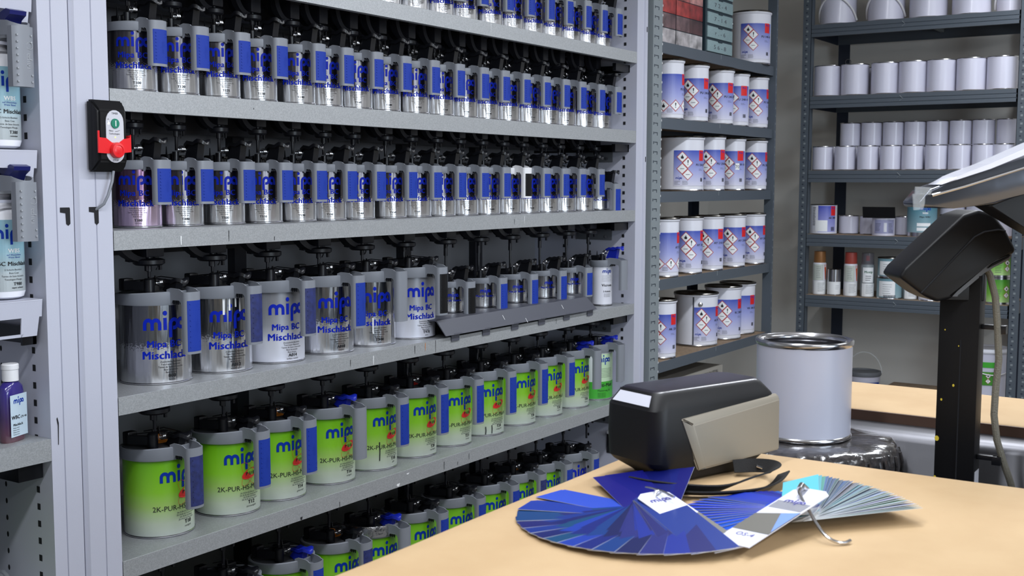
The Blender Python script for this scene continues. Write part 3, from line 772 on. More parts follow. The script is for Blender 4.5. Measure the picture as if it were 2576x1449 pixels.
az5 = [266, 256, 262, 257, 262, 260, 256, 250, 258, 252, 254]
ex5 = ['with a grubby dark blue grip and ochre-stained lid', 'with a blue grip and yellow drips on the lid', 'with an orange hub on its lid', 'with a plain grey grip and blue lever', 'with a black streak down its label', 'with a red hub on its lid', 'with a worn blue grip', 'with two short black marks at its foot', 'with a clean blue grip', 'with red spots on its grip', 'with a plain grey grip and blue lever']
pad5 = ['worn', 'blue', 'blue', None, 'blue', 'blue', 'blue', 'blue', 'blue', 'blue', None]
for i, x in enumerate(row5[:11]):
    t = place('green', 'green', pad5[i], 'blue_lever' if i in (3, 10) else 'black', x, YC, ZS[4]-.0015, 'green can marked %s %s' % (codes5[i], ex5[i]), 'green cans on the fifth shelf', az5[i], codes5[i], sub5[i])
    if i in (0, 2, 5):
        m = K['orange'] if i != 5 else K['red']
        MB().lathe([(.026, .2160), (.012, .222), (.009, .232), (.0001, .233)], 18).build('stained_hub', m, t)
    if i in (4, 7):
        mb = MB()
        for u, z1, z0 in (((-.012, .085, .03),) if i == 4 else ((-.03, .032, .006), (-.008, .036, .008))):
            on_cyl(mb, ribbon([(0, z1), (.001, (z0+z1)/2), (0, z0)], .003), .0825, R(250), 0, 0, u, .0012)
        mb.build('paint_run', K['ink'], t, 0)
# last can of the fifth shelf: leaf green and pale
t = mix_can(.0785, .186, .032, .136, .140, K['white_can2'], None, K['blue_lever'], big=True)
t.location = (3.925, YC, ZS[4]-.0015); t['label'] = 'leaf green and pale can with blue lever, right end of the fifth shelf'; t['group'] = 'green cans on the fifth shelf'
mb = MB(); r = .0785; az = R(238)
on_cyl(mb, grid_flat(-.09, .085, .006, .072, 40), r, az, 0, 0); on_cyl(mb, shape_flat([(-.085, .004), (-.03, .004), (-.09, .12)]), r, az, 0, 4, 0, .0007)
on_cyl(mb, grid_flat(-.03, .075, .072, .180, 24), r, az, 0, 1)
on_cyl(mb, logo_flat(.0175), r, az, .148, 2, .008, .0009)
for k in range(7): on_cyl(mb, grid_flat(-.022, .05, 0, .0008, 12), r, az, .122-.0055*k, 3, 0, .0009)
on_cyl(mb, text_flat('Multi-Matt', .014, .03), r, az, .052, 3, .012, .0009)
on_cyl(mb, text_flat('Mattierung 2K', .0075, .01), r, az, .034, 3, .012, .0009)
for k in range(4): on_cyl(mb, text_flat('Mattierungszusatz', .0035, 0, step=0), r, az, .026-.005*k, 3, .0, .0009)
mb.build('label_print', [K['green2'], mat('pale_green_print', (196, 222, 186), .4), K['logo'], K['ink'], K['white_ink']], t, 0)
ex6 = ['half hidden below the fifth shelf at the lower left', 'second from the left, black lever', 'with blue-spotted ring and blue lever', 'with white paint smear beside its logo', 'with silver foil round its ring', 'with white drips on its ring and blue lever nearby', 'with foil scrap on its ring', 'with a clean grey ring, fourth from the right', 'third green one from the right', 'with orange-marked handle, next to the white can']
for i, x in enumerate(row6[:10]):
    t = place('green', 'green', None if i == 4 else 'worn' if i in (3, 8) else 'blue', 'blue_lever' if i in (2, 4) else 'black', x, YC, ZS[5], 'green can on the lowest shelf %s' % ex6[i], 'green cans on the lowest shelf', 258+rnd.uniform(-8, 4))
    if i == 4:
        MB().lathe([(.0915, .190), (.0925, .196), (.0922, .206), (.0928, .214), (.090, .222), (.082, .2215)], 40, (0, 0, 0), R(165), R(262)).build('foil_wrap', mat('crumpled_foil', (205, 205, 208), .25, 1, bump=1, bscale=90), t)
t = place('big', 'can4w', 'blue', 'black', row6[10], YC, ZS[5], 'white mixing can with blue grip, rightmost on the lowest shelf', 'green cans on the lowest shelf', 250)
for i, x in enumerate(row4s):
    place('half', 'can_s', 'blue' if i else 'black', 'black', x, YC, -.414, 'small silver mixing can %s on the raised dark tray' % ('with dark grip, leftmost' if i == 0 else ORD[i]+' from the left'), 'small cans on the dark tray', 232+rnd.uniform(0, 14))
# white can at the right end of the fourth shelf
t = mix_can(.040, .150, .026, .105, .110, K['white_can2'], None, K['blue_lever'])
t.location = (3.905, 2.185, ZS[3]); t['label'] = 'tall white mixing can with grey handle and blue lever beside the right side wall'; t['group'] = 'small cans on the dark tray'
mb = MB(); r = .040; az = R(240); on_cyl(mb, logo_flat(.0105), r, az, .126, 0, .0)
for k in range(5): on_cyl(mb, grid_flat(-.022, .024, 0, .0005, 8), r, az, .114-.005*k, 1)
on_cyl(mb, text_flat('Vicrom', .010, .02), r, az, .074, 1)
on_cyl(mb, text_flat('2-Schicht', .006, .03), r, az, .052, 1)
for k in range(3): on_cyl(mb, text_flat('Zweischichtlack', .003, 0, step=0), r, az, .044-.005*k, 1)
mb.build('label_print', [K['logo'], K['ink']], t, 0)
del protos
# dark folded tray under the small cans
t = thing('can_riser', 'dark grey folded sheet tray with tabs hooked over the fourth shelf edge', 'tray', (2.70, 2.09, ZS[3]))
x0, x1 = .062, .960
mb = MB()
mb._a([(x0+.012, -.004, .008), (x1+.034, -.004, .008), (x1+.0, .022, .0545), (x0, .022, .0545), (x0+.012, -.001, .008), (x1+.034, -.001, .008), (x1+.0, .025, .0520), (x0, .025, .0520)], [(0, 1, 2, 3), (4, 7, 6, 5), (0, 4, 5, 1), (1, 5, 6, 2), (3, 7, 4, 0)])
mb.prism([(.022, .0545), (.29, .0545), (.29, .0520), (.025, .0520)], x0, x1, 'x')
mb.prism([(.29, 0), (.29, .0545), (.293, .0545), (.293, 0)], x0, x1, 'x')
for k in range(6):
    x = x0+.055+k*.165; mb.prism([(-.004, .010), (.007, .004), (.007, -.014), (.0085, -.014), (.0085, .006), (-.002, .012)], x, x+.040, 'x')
mb.v = [(x, y-.0005, z) for x, y, z in mb.v]
mb.build('tray_sheet', mat('dark_sheet_steel', (74, 76, 86), .45), t)
for X, zz in ((.40, .040), (.77, .042), (.52, .020)):
    mb = MB(); mb._a([(X, -.004+(zz-.008)*.56-.0016, zz), (X+.002, -.004+(zz-.008)*.56-.0016, zz), (X+.004, -.004+(zz-.022)*.56-.0016, zz-.014), (X+.002, -.004+(zz-.022)*.56-.0016, zz-.014)], [(0, 1, 2, 3)])
    mb.build('paint_mark', K['white_ink'], t, 0)

# drives
drives(1, row2, .078, YC+.01, .04)
drives(2, row3, .070, YC+.01, .050)
drives(3, row4, .085, YC+.01, .055)
drives(3, row4s+[3.9], .085, YC+.01, .120)
drives(4, row5, .078, YC+.01, .065)
drives(5, row6+[3.9], .085, YC+.01, .075)
me = drive_mesh(.075).mesh('stirrer_drive', K['drive'])
for x in row1[:13]: inst('stirrer_drive', me, rack, (x-XL, YC-YF, .80+1.4))

# ------------------------------------------------------------------ timer box
t = thing('timer_switch', 'black wall timer box with green start and red stop buttons on the left upright', 'timer switch', (1.584, 2.098, .095))
mb = MB(); bm = bmesh.new()
w2, h2, d = .040, .075, .034
lay = [(1.0, 0), (1.0, .5), (.80, 1.0)]
rings = []
for s, q in lay:
    pts = []
    ww = w2*(1 if s == 1 else .86); hh = h2*(1 if s == 1 else .70)
    for (sx, sz) in ((-1, -1), (1, -1), (1, 1), (-1, 1)): pts += [(sx*ww, sz*hh)]
    rings.append([bm.verts.new((x, -d*q, z)) for x, z in pts])
for a, b in zip(rings, rings[1:]):
    for i in range(4): bm.faces.new((a[i], a[(i+1) % 4], b[(i+1) % 4], b[i]))
bm.faces.new(rings[0][::-1]); bm.faces.new(rings[-1])
bmesh.ops.bevel(bm, geom=bm.edges[:], offset=.004, segments=2, affect='EDGES')
mb.bm(bm); mb.build('housing', K['black_soft'], t, 30)
pill = [(.022*math.cos(R(a)), .030+.024*math.sin(R(a))) for a in range(0, 181, 20)]+[(.022*math.cos(R(a)), -.036+.020*math.sin(R(a))) for a in range(180, 361, 20)]
mb = MB(); mb.prism([(x+.004, z) for x, z in pill], -d-.0015, -d+.001, 'y'); mb.build('face_plate', K['panel_l'], t)
mb = MB(); mb.T = Matrix.Translation((.004, -d-.001, .026)) @ Matrix.Rotation(R(90), 4, 'X')
mb.lathe([(.0105, 0), (.010, .003), (.0001, .0034)], 24); mb.build('start_button', K['btn_g'], t)
mb = MB(); mb.box(.0030, .0050, -d-.0050, -d-.0044, .020, .032); mb.build('start_mark', K['white_ink'], t)
mb = MB(); mb.T = Matrix.Translation((.004, -d-.001, -.030)) @ Matrix.Rotation(R(90), 4, 'X')
mb.lathe([(.016, 0), (.017, .007), (.015, .012), (.0105, .013), (.0100, .0115), (.008, .0125), (.0001, .013)], 28); mb.build('stop_button', K['btn'], t)
mb = MB(); mb.prism([(-.040, -.036), (-.040, .010), (-.0365, .010), (-.0365, -.004), (-.020, -.005), (-.006, -.014), (.012, -.014), (.024, -.006), (.039, -.003), (.0425, .004), (.0425, -.033), (.024, -.035), (-.02, -.037)], -d-.004, -d-.001, 'y')
mb.box(.0400, .0425, -d, -.006, -.033, .002); mb.build('red_guard', K['btn'], t)
mb = MB()
def tx(s, h, x, z, b=0.01): on_plane(mb, text_flat(s, h, b, step=0), (x, -d-.0019, z), (1, 0, 0), (0, 0, 1))
tx('TIMER', .0042, .004, .045); tx('STOP', .0042, .004, -.053)
tx('Fillon', .0036, -.006, .009); tx('Technologies', .0036, .002, .003)
on_plane(mb, ribbon([(0, 0), (.006, .0005), (.012, .003)], .0006), (.004, -d-.0019, .0095), (1, 0, 0), (0, 0, 1))
on_plane(mb, ribbon([(0.0016*math.cos(k), .0016*math.sin(k)) for k in range(7)], .0005), (-.0125, -d-.0019, .034), (1, 0, 0), (0, 0, 1))
mb.build('face_print', K['ink'], t, 0)
mb = MB(); on_plane(mb, shape_flat([(-.0032, -.004), (.0025, -.004), (.0030, .001), (.0, .002), (-.0004, .0055), (-.0018, .0055), (-.0018, .0), (-.0034, -.001)]), (-.0120, -d-.0020, .027), (1, 0, 0), (0, 0, 1))
mb.build('hand_symbol', K['white_ink'], t, 0)
MB().box(.0028, .0052, -d-.0022, -d-.0012, -.004, -.0015).build('led', K['led'], t)
mb = MB(); mb.tube([(.012, -.016, -.073), (.008, -.016, -.095), (-.002, -.014, -.125), (-.010, -.010, -.143), (-.018, 0, -.152), (-.022, .006, -.156)], .0032, 10); mb.build('cable', K['grey_pl'], t)

# ------------------------------------------------------------------ bottles in the side cabinet
def wbs_bottle(x, z, code, sub, label, first=None):
    t = thing('mixing_bottle', label, 'bottle', (x, 2.168, z), group='white mixing bottles in the side cabinet')
    r = .043
    MB().lathe([(.0001, 0), (r-.012, 0), (r-.003, .004), (r, .014), (r, .172), (r-.003, .178), (r-.012, .186), (.024, .198), (.022, .200), (.022, .206), (.025, .208), (.025, .212), (.018, .216), (.016, .222), (.0001, .222)], 40).build('bottle_body', K['bottle'], t)
    mb = MB(); az = R(255)
    on_cyl(mb, grid_flat(-.13, .13, .016, .160, 48, 1), r, az, 0, 0)
    on_cyl(mb, logo_flat(.019), r, az, .122, 1, .0, .0009)
    on_cyl(mb, text_flat('WBS', .0085, .04, step=.004), r, az, .094, 2, .012, .0009)
    on_cyl(mb, text_flat('auf Wasserbasis', .0035, .01, step=0), r, az, .088, 1, .012, .0009)
    on_cyl(mb, text_flat('Water Based', .0035, .01, step=0), r, az, .083, 1, .012, .0009)
    on_cyl(mb, text_flat('WBC Mischlack', .0085, .04, step=.004), r, az, .068, 3, .006, .0009)
    for k, s in enumerate(['2-Schicht-Basislack', 'Base Coat', 'Teinte de base bicouche', 'Tweelagen-Mengla.']): on_cyl(mb, text_flat(s, .0036, .01, step=0), r, az, .058-.0065*k, 3, .010, .0009)
    on_cyl(mb, text_flat(code, .0065, .02, step=0), r, az, .028, 3, .018, .0009); on_cyl(mb, text_flat(sub, .0032, .02, step=0), r, az, .022, 3, .018, .0009)
    mb.build('label', [K['bot_lab'], K['logo'], K['white_ink'], K['ink']], t, 0)
    mb = MB()
    mb.lathe([(.026, .212), (.047, .212), (.047, .240), (.026, .242)], 32)
    hw = .022; path = [(-hw-.004, -.03), (-hw-.001, -.055)]+[(hw*math.cos(PI+PI*k/12), -.075+.022*math.sin(PI+PI*k/12)) for k in range(13)]+[(hw+.001, -.055), (hw+.004, -.03)]
    n = len(path); mb.wall(path, .0032, lambda i: (.218, .250-.012*min(1, min(i, n-1-i)/(n/2)*1.3)))
    gp = [(hw*1.05*math.sin(R(a))/math.sin(R(62)), -.100+.008*(1-math.cos(R(a)))/(1-math.cos(R(62)))) for a in range(-62, 63, 12)]
    mb.prism(gp+[(hw*1.05, -.076), (-hw*1.05, -.076)], .118, .235, 'z')
    mb.build('handle', K['grey_pl'], t)
    mb = MB()
    for k in range(8): mb.cbox(-.0175, -.0140, -.1000, -.0965, .126+k*.0128, .1296+k*.0128, .001)
    for k in (0, 1, 6, 7): mb.cbox(.0130, .0165, -.1000, -.0965, .126+k*.0128, .1296+k*.0128, .001)
    vs, fs = logo_flat(.0082, .22); mb._a([(.010-v, -.0998+.0, .168+u) for u, v in vs], fs)
    mb._a([(.010+a, -.0998, .198+b) for a, b in ribbon([(.007*math.cos(k/12*2*PI), .007*math.sin(k/12*2*PI)) for k in range(13)], .001)[0]], ribbon([(.007*math.cos(k/12*2*PI), .007*math.sin(k/12*2*PI)) for k in range(13)], .001)[1])
    mb.build('embossing', mat('embossed_grey', (146, 150, 156), .4), t)
    mb = MB()
    mb.prism([(.0, .246), (-.02, .268), (-.045, .262), (-.068, .270), (-.082, .266), (-.080, .258), (-.066, .250), (-.055, .232), (-.01, .232)], -.018, .018, 'x')
    o = mb.build('pour_lever', mat('navy_lever', (20, 26, 92), .3), t)
    MB().prism([(.035, .240), (-.035, .240), (-.035, .252), (.035, .256)], -.02, .02, 'x').build('cap', K['black_soft'], t)
wbs_bottle(1.388, .066, 'T380', 'rotviolett', 'white bottle marked T380 with grey handle, on the upper tray of the side cabinet')
wbs_bottle(1.385, -.237, 'T980', 'super schwarz', 'white bottle marked T980 with grey handle, on the lower tray of the side cabinet')
t = thing('tinting_bottle', 'small violet paint bottle with white cap and pale label on the galvanised side shelf', 'bottle', (1.383, 2.150, zc), R(20))
def oval(a, b, z, n=28, p=2.6):
    out = []
    for k in range(n):
        c, s = math.cos(2*PI*k/n), math.sin(2*PI*k/n)
        out.append((a*math.copysign(abs(c)**(2/p), c), b*math.copysign(abs(s)**(2/p), s), z))
    return out
def loft(mb, rings):
    n = len(rings[0]); vs = [v for r in rings for v in r]; fs = []
    for i in range(len(rings)-1):
        for k in range(n): fs.append((i*n+k, i*n+(k+1) % n, (i+1)*n+(k+1) % n, (i+1)*n+k))
    fs += [tuple(range(n))[::-1], tuple((len(rings)-1)*n+k for k in range(n))]
    mb._a(vs, fs)
mb = MB(); loft(mb, [oval(.028, .014, 0), oval(.030, .016, .003), oval(.0305, .0165, .02), oval(.0305, .0165, .100), oval(.028, .015, .113), oval(.018, .013, .121), oval(.011, .011, .124), oval(.011, .011, .13)])
mb.build('bottle_body', K['violet'], t)
mb = MB(); mb.cyl(.016, .125, .149, 24); mb.lathe([(.017, .149), (.017, .158), (.015, .160), (.0001, .160)], 24); mb.build('cap', K['white_pl'], t)
mb = MB(); y = -.0172
on_plane(mb, grid_flat(-.026, .026, .012, .098, 2), (0, y, 0), (1, 0, 0), (0, 0, 1), 0)
on_plane(mb, logo_flat(.0085), (0, y-.0004, .080), (1, 0, 0), (0, 0, 1), 1)
on_plane(mb, text_flat('WBC', .0078, .02, step=0), (-.010, y-.0004, .048), (1, 0, 0), (0, 0, 1), 2)
on_plane(mb, text_flat('CV 44', .0048, .02, step=0), (.014, y-.0004, .048), (1, 0, 0), (0, 0, 1), 2)
on_plane(mb, text_flat('Mischlack', .0052, .02, step=0), (-.004, y-.0004, .034), (1, 0, 0), (0, 0, 1), 2)
for k in range(4): on_plane(mb, text_flat('Mixing colour', .0026, 0, step=0), (-.010, y-.0004, .029-.0045*k), (1, 0, 0), (0, 0, 1), 2)
mb.build('label', [mat('ice_blue_label', (190, 208, 220), .4), K['logo'], K['ink']], t, 0)
# green can at the bottom left
t = mix_can(.0825, .186, .032, .14, .14, K['green'], K['blue_grip'], K['black'], big=True)
t.location = (1.245, 2.18, -.86); t.rotation_euler.z = R(150); t['label'] = 'green mixing can cut by the left picture edge on the lowest side shelf'
mb = MB(); on_cyl(mb, grid_flat(-.02, .02, .03, .075, 6), .0825, R(110), 0, 0); on_cyl(mb, text_flat('KS', .018, .04), .0825, R(110), .045, 1, 0, .0008); mb.build('label_print', [K['white_ink'], K['red']], t, 0)
t = MB(); 
for k in range(5): t.tube([(1.34+.012*k, 2.13, -.857), (1.36+.012*k, 2.2+.01*k, -.845+.004*k), (1.37+.01*k, 2.26, -.835), (1.41, 2.3+.01*k, -.855)], .0035, 6)
tag(t.build('plastic_wrap', K['clear']), 'crumpled clear plastic wrap on the lowest side shelf', 'plastic wrap')

# ------------------------------------------------------------------ slate shelving
def post(parent, x0, x1, y0, y1, flip, m1, m2, off, dots=True, ywall=None):
    """angle post with perforation: leg along x (front) and leg along y"""
    mb = MB(); mb.box(x0, x1, y0, y0+.002, -1.4, 1.2)
    xs = x0 if flip else x1
    mb.box(min(xs, xs+(.002 if flip else -.002)), max(xs, xs+(.002 if flip else -.002)), y0, y1, -1.4, 1.2)
    o = mb.build('post', m1, None); ROOTS.remove(o); o.parent = parent; o.location = off
    mb = MB(); z = -1.38
    while z < 1.15:
        xm = (x0+x1)/2
        mb.box(xm-.005, xm+.007, y0-.0006, y0+.0005, z, z+.0035); mb.box(xm+.005, xm+.007, y0-.0006, y0+.0005, z, z+.012)
        z += .0375
    o = mb.build('slots', m2, None); ROOTS.remove(o); o.parent = parent; o.location = off; o['kind'] = 'stuff'
def rel(parent, off):
    def f(mb, name, m, ang=35, kind=None):
        o = mb.build(name, m, None, ang); ROOTS.remove(o); o.parent = parent; o.location = off
        if kind: o['kind'] = kind
        return o
    return f
mr = thing('storage_rack', 'slate grey perforated steel rack of labelled white cans right of the mixing rack', 'rack', (4.8, 2.1, -1.4)); f2 = rel(mr, (-4.8, -2.1, 1.4))
TOPS = [.558, .259, -.036, -.392, -.731, -1.10]
for z in TOPS:
    for (y0, y1) in ((2.10, 2.103), (2.517, 2.52)):
        f2(MB().prism([(y0, z), (y0, z-.044), (y0+.012 if y0 < 2.3 else y0-.012, z-.044), (y0+.012 if y0 < 2.3 else y0-.012, z-.041), (y1, z-.041), (y1, z)], 4.215, 5.43, 'x'), 'beam', K['rack'])
    for xe in (4.215, 5.427): f2(MB().box(xe, xe+.003, 2.1, 2.52, z-.044, z), 'end_beam', K['rack'])
    f2(MB().box(4.22, 5.425, 2.104, 2.516, z-.012, z-.002), 'shelf_board', K['board'])
    f2(MB().box(4.80, 4.803, 2.0994, 2.1, z-.02, z-.001), 'beam_joint', K['rack_l'])
# left post: pale leg in front, darker leg to the side, bright rivet dots
mb = MB(); mb.box(4.128, 4.205, 2.090, 2.092, -1.4, 1.2); o = f2(mb, 'post', K['rack_l'])
mb = MB(); mb.prism([(4.205, 2.090), (4.222, 2.098), (4.222, 2.140), (4.220, 2.140), (4.219, 2.099), (4.204, 2.092)], -1.4, 1.2, 'z'); f2(mb, 'post_flange', K['rack'])
mb = MB(); z = -1.38
while z < 1.15:
    mb.box(4.146, 4.172, 2.0885, 2.0900, z, z+.0022); mb.box(4.170, 4.172, 2.0885, 2.0900, z-.010, z+.0022); mb.box(4.138, 4.141, 2.0888, 2.09, z-.006, z+.004); z += .0375
f2(mb, 'slots', K['rack_d'], kind='stuff')
mb = MB(); z = -1.37
while z < 1.15: mb.box(4.2155, 4.2200, 2.0950, 2.0985, z, z+.008); z += .0375
f2(mb, 'rivet_row', K['white_pl'], kind='stuff')
f2(MB().box(4.1255, 4.1285, 2.090, 2.135, -1.4, 1.2), 'post_edge', K['rack_l'])
mb = MB(); mb.prism([(5.428, 2.09), (5.447, 2.09), (5.447, 2.092), (5.430, 2.092), (5.430, 2.135), (5.428, 2.135)], -1.4, 1.2, 'z'); f2(mb, 'post', K['rack'])
mb = MB(); z = -1.37
while z < 1.15: mb.box(5.436, 5.4395, 2.0890, 2.09, z, z+.009); z += .0375
f2(mb, 'rivet_row', K['rack_l'], kind='stuff')
for (x0, x1) in ((4.215, 4.255), (5.385, 5.43)): f2(MB().box(x0, x1, 2.518, 2.52, -1.4, 1.2).box(x0 if x0 < 5 else x1-.002, (x0 if x0 < 5 else x1-.002)+.002, 2.48, 2.52, -1.4, 1.2), 'rear_post', K['rack_d'])

for xx in (4.62, 5.02): f2(MB().box(xx, xx+.035, 2.60, 2.602, -1.4, 1.2), 'rear_strut', K['rack_d'])
def label_can(r, h, code, az, label, loc, group, variant=0, lz=(.022, None), knob=False, tall=False):
    t = thing('hardener_can', label, 'can', loc, group=group)
    mb = MB(); mb.lathe([(r-.001, .006), (r-.001, h-.022), (r-.001, h-.018), (r+.0035, h-.012), (r+.0035, h-.008)], 44); mb.build('can_body', K['white_can2'], t)
    mb = MB(); mb.lathe([(.0001, .003), (r-.004, .003), (r, 0), (r+.001, .003), (r-.001, .007)], 44); mb.build('bottom_seam', K['tin'], t)
    mb = MB(); mb.lathe([(r+.0035, h-.008), (r+.0045, h-.004), (r+.002, h), (r-.004, h), (r-.006, h-.006), (.0001, h-.006)], 44); mb.build('can_lid', K['tin_dark'], t)
    top = h-.062 if lz[1] is None else lz[1]; bot = lz[0]
    A = R(az); W = min(2.5*r, .165)
    mb = MB()
    LB = gradient('blue_label_%d' % int(top*1000), [(bot, (212, 212, 230)), (bot+(top-bot)*.45, (158, 164, 216)), (top, (62, 82, 178))], .4) if ('blue_label_%d' % int(top*1000)) not in bpy.data.materials else bpy.data.materials['blue_label_%d' % int(top*1000)]
    on_cyl(mb, grid_flat(-W/2, W/2, bot, top, 22, 1), r, A, 0, 0)
    hd = .0250; x0 = -W/2+.036
    if variant == 0:
        for k, (du, ic) in enumerate(((0, 'f'), (.0245, '!'), (0, '-'), (.0245, '-'))):
            diamond(mb, r, A, x0+du, top-.028-k*.0250, hd, ic, 1, 2, 3)
    elif variant == 1:
        for k, ic in enumerate(('f', '!', '-')): diamond(mb, r, A, x0-.012+k*.050, bot+.034, hd, ic, 1, 2, 3)
    else:
        diamond(mb, r, A, x0-.004, top-.045, hd, '!', 1, 2, 3)
    on_cyl(mb, grid_flat(-.0165, .0165, top-.044, top+.001, 6), r, A, 0, 5, W/2-.030, .0007)
    on_cyl(mb, text_flat('Pro', .0095, .03), r, A, top-.013, 6, W/2-.030, .0011)
    on_cyl(mb, text_flat(code, .0100, .03), r, A, top-.066, 3, W/2-.034, .0007)
    lines(mb, r, A, W/2-.034, top-.080, .026, 2, .005, .0012, 4, 1)
    if variant == 0: on_cyl(mb, logo_flat(.0075), r, A, bot+.029, 6, -W/2+.022, .0007)
    lines(mb, r, A, -W/2+.016, bot+.020, .026, 5, .0036, .0011, 4, 2); lines(mb, r, A, -W/2+.050, bot+.020, .026, 5, .0036, .0011, 4, 5)
    barcode(mb, r, A, W/2-.028, bot+.018, .016, .016, 3)
    mb.build('label', [LB, K['dia_red'], K['white_ink'], K['ink'], K['ink_g'], K['lab_red'], K['logo']], t, 0)
    if knob:
        mb = MB(); mb.T = Matrix.Rotation(R(az-95), 4, 'Z') @ Matrix.Translation((r, 0, h-.055)) @ Matrix.Rotation(R(90), 4, 'Y'); mb.lathe([(.009, 0), (.009, .004), (.005, .007), (.0001, .007)], 16); mb.build('bail_knob', K['chrome'], t)
    return t
G = 'labelled white cans on the slate rack'
YM = 2.165
s1 = [(4.423, 'PU 200', 236, 1), (4.669, 'PU 240-30', 218, 0), (4.943, 'PU 240-25', 210, 0), (5.139, 'PU 240-15', 198, 0), (5.362, 'PU 240-10', 232, 0)]
for i, (x, c, az, v) in enumerate(s1):
    r = .062 if i != 3 else .056
    label_can(r, .247, c, az, 'slim white can marked PU 240, %s from left on the second level' % ORD[i], (x, YM, TOPS[1]), G, v)
s2 = [(4.640, .1, .235, 'PU 250-20', 236, 'broad white pail with round knob, marked PU 250, third level'), (4.863, .06, .243, 'PU 250-10', 218, 'slim white can marked PU 250-10 on the third level'), (5.102, .058, .243, 'PU 250-10', 200, 'slim white can with a 70 sticker on its label'), (5.362, .062, .243, 'PU 250-05', 232, 'slim white can beside the right post on the third level')]
for i, (x, r, h, c, az, lab) in enumerate(s2):
    t = label_can(r, h, c, az, lab, (x, YM+(.045 if i == 0 else 0), TOPS[2]), G, 0, knob=(i == 0))
    if i == 2:
        mb = MB(); on_cyl(mb, grid_flat(-.010, .010, .095, .125, 4), r, R(az), 0, 0, .026, .0012); on_cyl(mb, text_flat('70', .015, 0), r, R(az), .102, 1, .026, .0016); mb.build('sticker', [K['white_ink'], K['ink']], t, 0)
s3 = [(4.400, 'AY 210', 236, 1), (4.636, 'AY 210-10', 232, 0), (4.862, 'AY 210-10', 212, 0), (5.117, 'AY 210-05', 220, 0), (5.360, 'AY 210-05', 230, 0)]
for i, (x, c, az, v) in enumerate(s3):
    label_can(.061, .247, c, az, 'slim white can marked AY 210, %s from the left on the fourth level' % ORD[i], (x, YM, TOPS[3]), G, v)
label_can(.061, .247, 'AK 224', 218, 'slim white can marked AK, half behind the left post on the fifth level', (4.385, YM, TOPS[4]), G, 0)
t = label_can(.098, .238, 'AK 200', 246, 'broad white pail with a dark seam line and silver knob on the fifth level', (4.835, YM+.05, TOPS[4]), G, 0, knob=False)
mb = MB(); on_cyl(mb, grid_flat(-.003, .003, .008, .222, 1), .098, R(198), 0, 0, 0, .0008); mb.build('seam_line', K['ink_g'], t, 0)
mb = MB(); mb.T = Matrix.Rotation(R(216), 4, 'Z') @ Matrix.Translation((.098, 0, .19)) @ Matrix.Rotation(R(90), 4, 'Y'); mb.lathe([(.010, 0), (.010, .004), (.005, .007), (.0001, .007)], 16); mb.build('bail_knob', K['chrome'], t)
label_can(.085, .250, 'BC 200-30', 232, 'broad white can marked BC 200 on the fifth level', (5.105, YM+.035, TOPS[4]), G, 0)
label_can(.085, .250, 'VB 100-20', 224, 'broad white can marked VB 100 near the right post', (5.325, YM+.055, TOPS[4]), G, 2)
label_can(.092, .250, 'PU 140-10', 222, 'broad white can marked PU 140 on the upper level beside the drawers', (5.322, YM+.01, TOPS[0]), G, 0, knob=True)
# photo-print cartons and drawer cabinet on the top level
cr = random.Random(5)
for (xa, xb, lab) in ((4.235, 4.375, 'red and grey picture-printed carton stack beside the left post'), (4.382, 4.636, 'wide red car picture carton stack between the post and the drawers')):
    t = thing('picture_carton', lab, 'carton', ((xa+xb)/2, 2.115, TOPS[0])); hw = (xb-xa)/2
    MB().box(-hw, hw, .003, .28, 0, .34).build('carton_core', K['teal_fr'], t)
    zz = [0, .062, .122, .185, .250, .338]
    cols = [[(196, 190, 192), (206, 202, 204)], [(122, 96, 98), (90, 62, 64)], [(186, 70, 66), (160, 56, 56)], [(196, 112, 108), (206, 150, 146)], [(196, 198, 206), (210, 210, 216)]]
    mb = MB()
    nx = 2 if hw > .1 else 1
    for j in range(5):
        for k in range(nx):
            x0 = -hw+2*hw*k/nx+.001; x1 = -hw+2*hw*(k+1)/nx-.001
            m = mat('carton_print', cols[j][k % 2], .35, var=.45, vscale=22)
            MB().cbox(x0, x1, 0, .01, zz[j]+.001, zz[j+1]-.002, .0015).build('carton_front', m, t)
t = thing('drawer_cabinet', 'small parts cabinet with pale teal drawers and handwritten fronts', 'drawer cabinet', (4.80, 2.11, TOPS[0]))
MB().box(-.145, .142, .002, .26, 0, .36).build('cabinet_frame', K['teal_fr'], t)
for j, sx in enumerate(['5 6 - 8', 'r . - 6', '7 - 1 4', '7 2 - 4', '4 5 - 9', 'a 1 - 2']):
    z0 = .006+j*.0595
    d = MB().cbox(-.128, .136, -.004, .004, z0, z0+.048, .0015).build('drawer', K['teal_box'], t)
    mb = MB(); on_plane(mb, text_flat(sx, .018, -.01, step=0, sx=2.0), (0, -.0046, z0+.014), (1, 0, 0), (0, 0, 1)); mb.build('handwriting', K['ink_g'], d, 0)
    MB().box(-.02, .02, -.007, -.004, z0+.044, z0+.050).build('drawer_pull', K['teal_fr'], d)
# carton under the lowest beam, printed upside down
t = thing('tool_carton', 'brown-grey carton with upside-down black lettering on the bottom level', 'carton', (4.62, 2.13, TOPS[5]))
MB().box(-.33, .33, .0, .36, 0, .265).build('carton_body', K['carton'], t)
mb = MB()
on_plane(mb, text_flat('HOFTRONIC', .024, .01, step=0), (.20, -.001, .215), (-1, 0, 0), (0, 0, -1)); on_plane(mb, text_flat('TRI-LED PICTURE TOTAL', .014, .01, step=0), (.17, -.001, .252), (-1, 0, 0), (0, 0, -1))
on_plane(mb, grid_flat(-.20, .02, .205, .218, 1), (0, -.001, 0), (1, 0, 0), (0, 0, 1)); mb.build('carton_print', K['ink'], t, 0)
MB().box(.04, .30, -.002, 0, .12, .175).build('white_sticker', K['white_ink'], t)

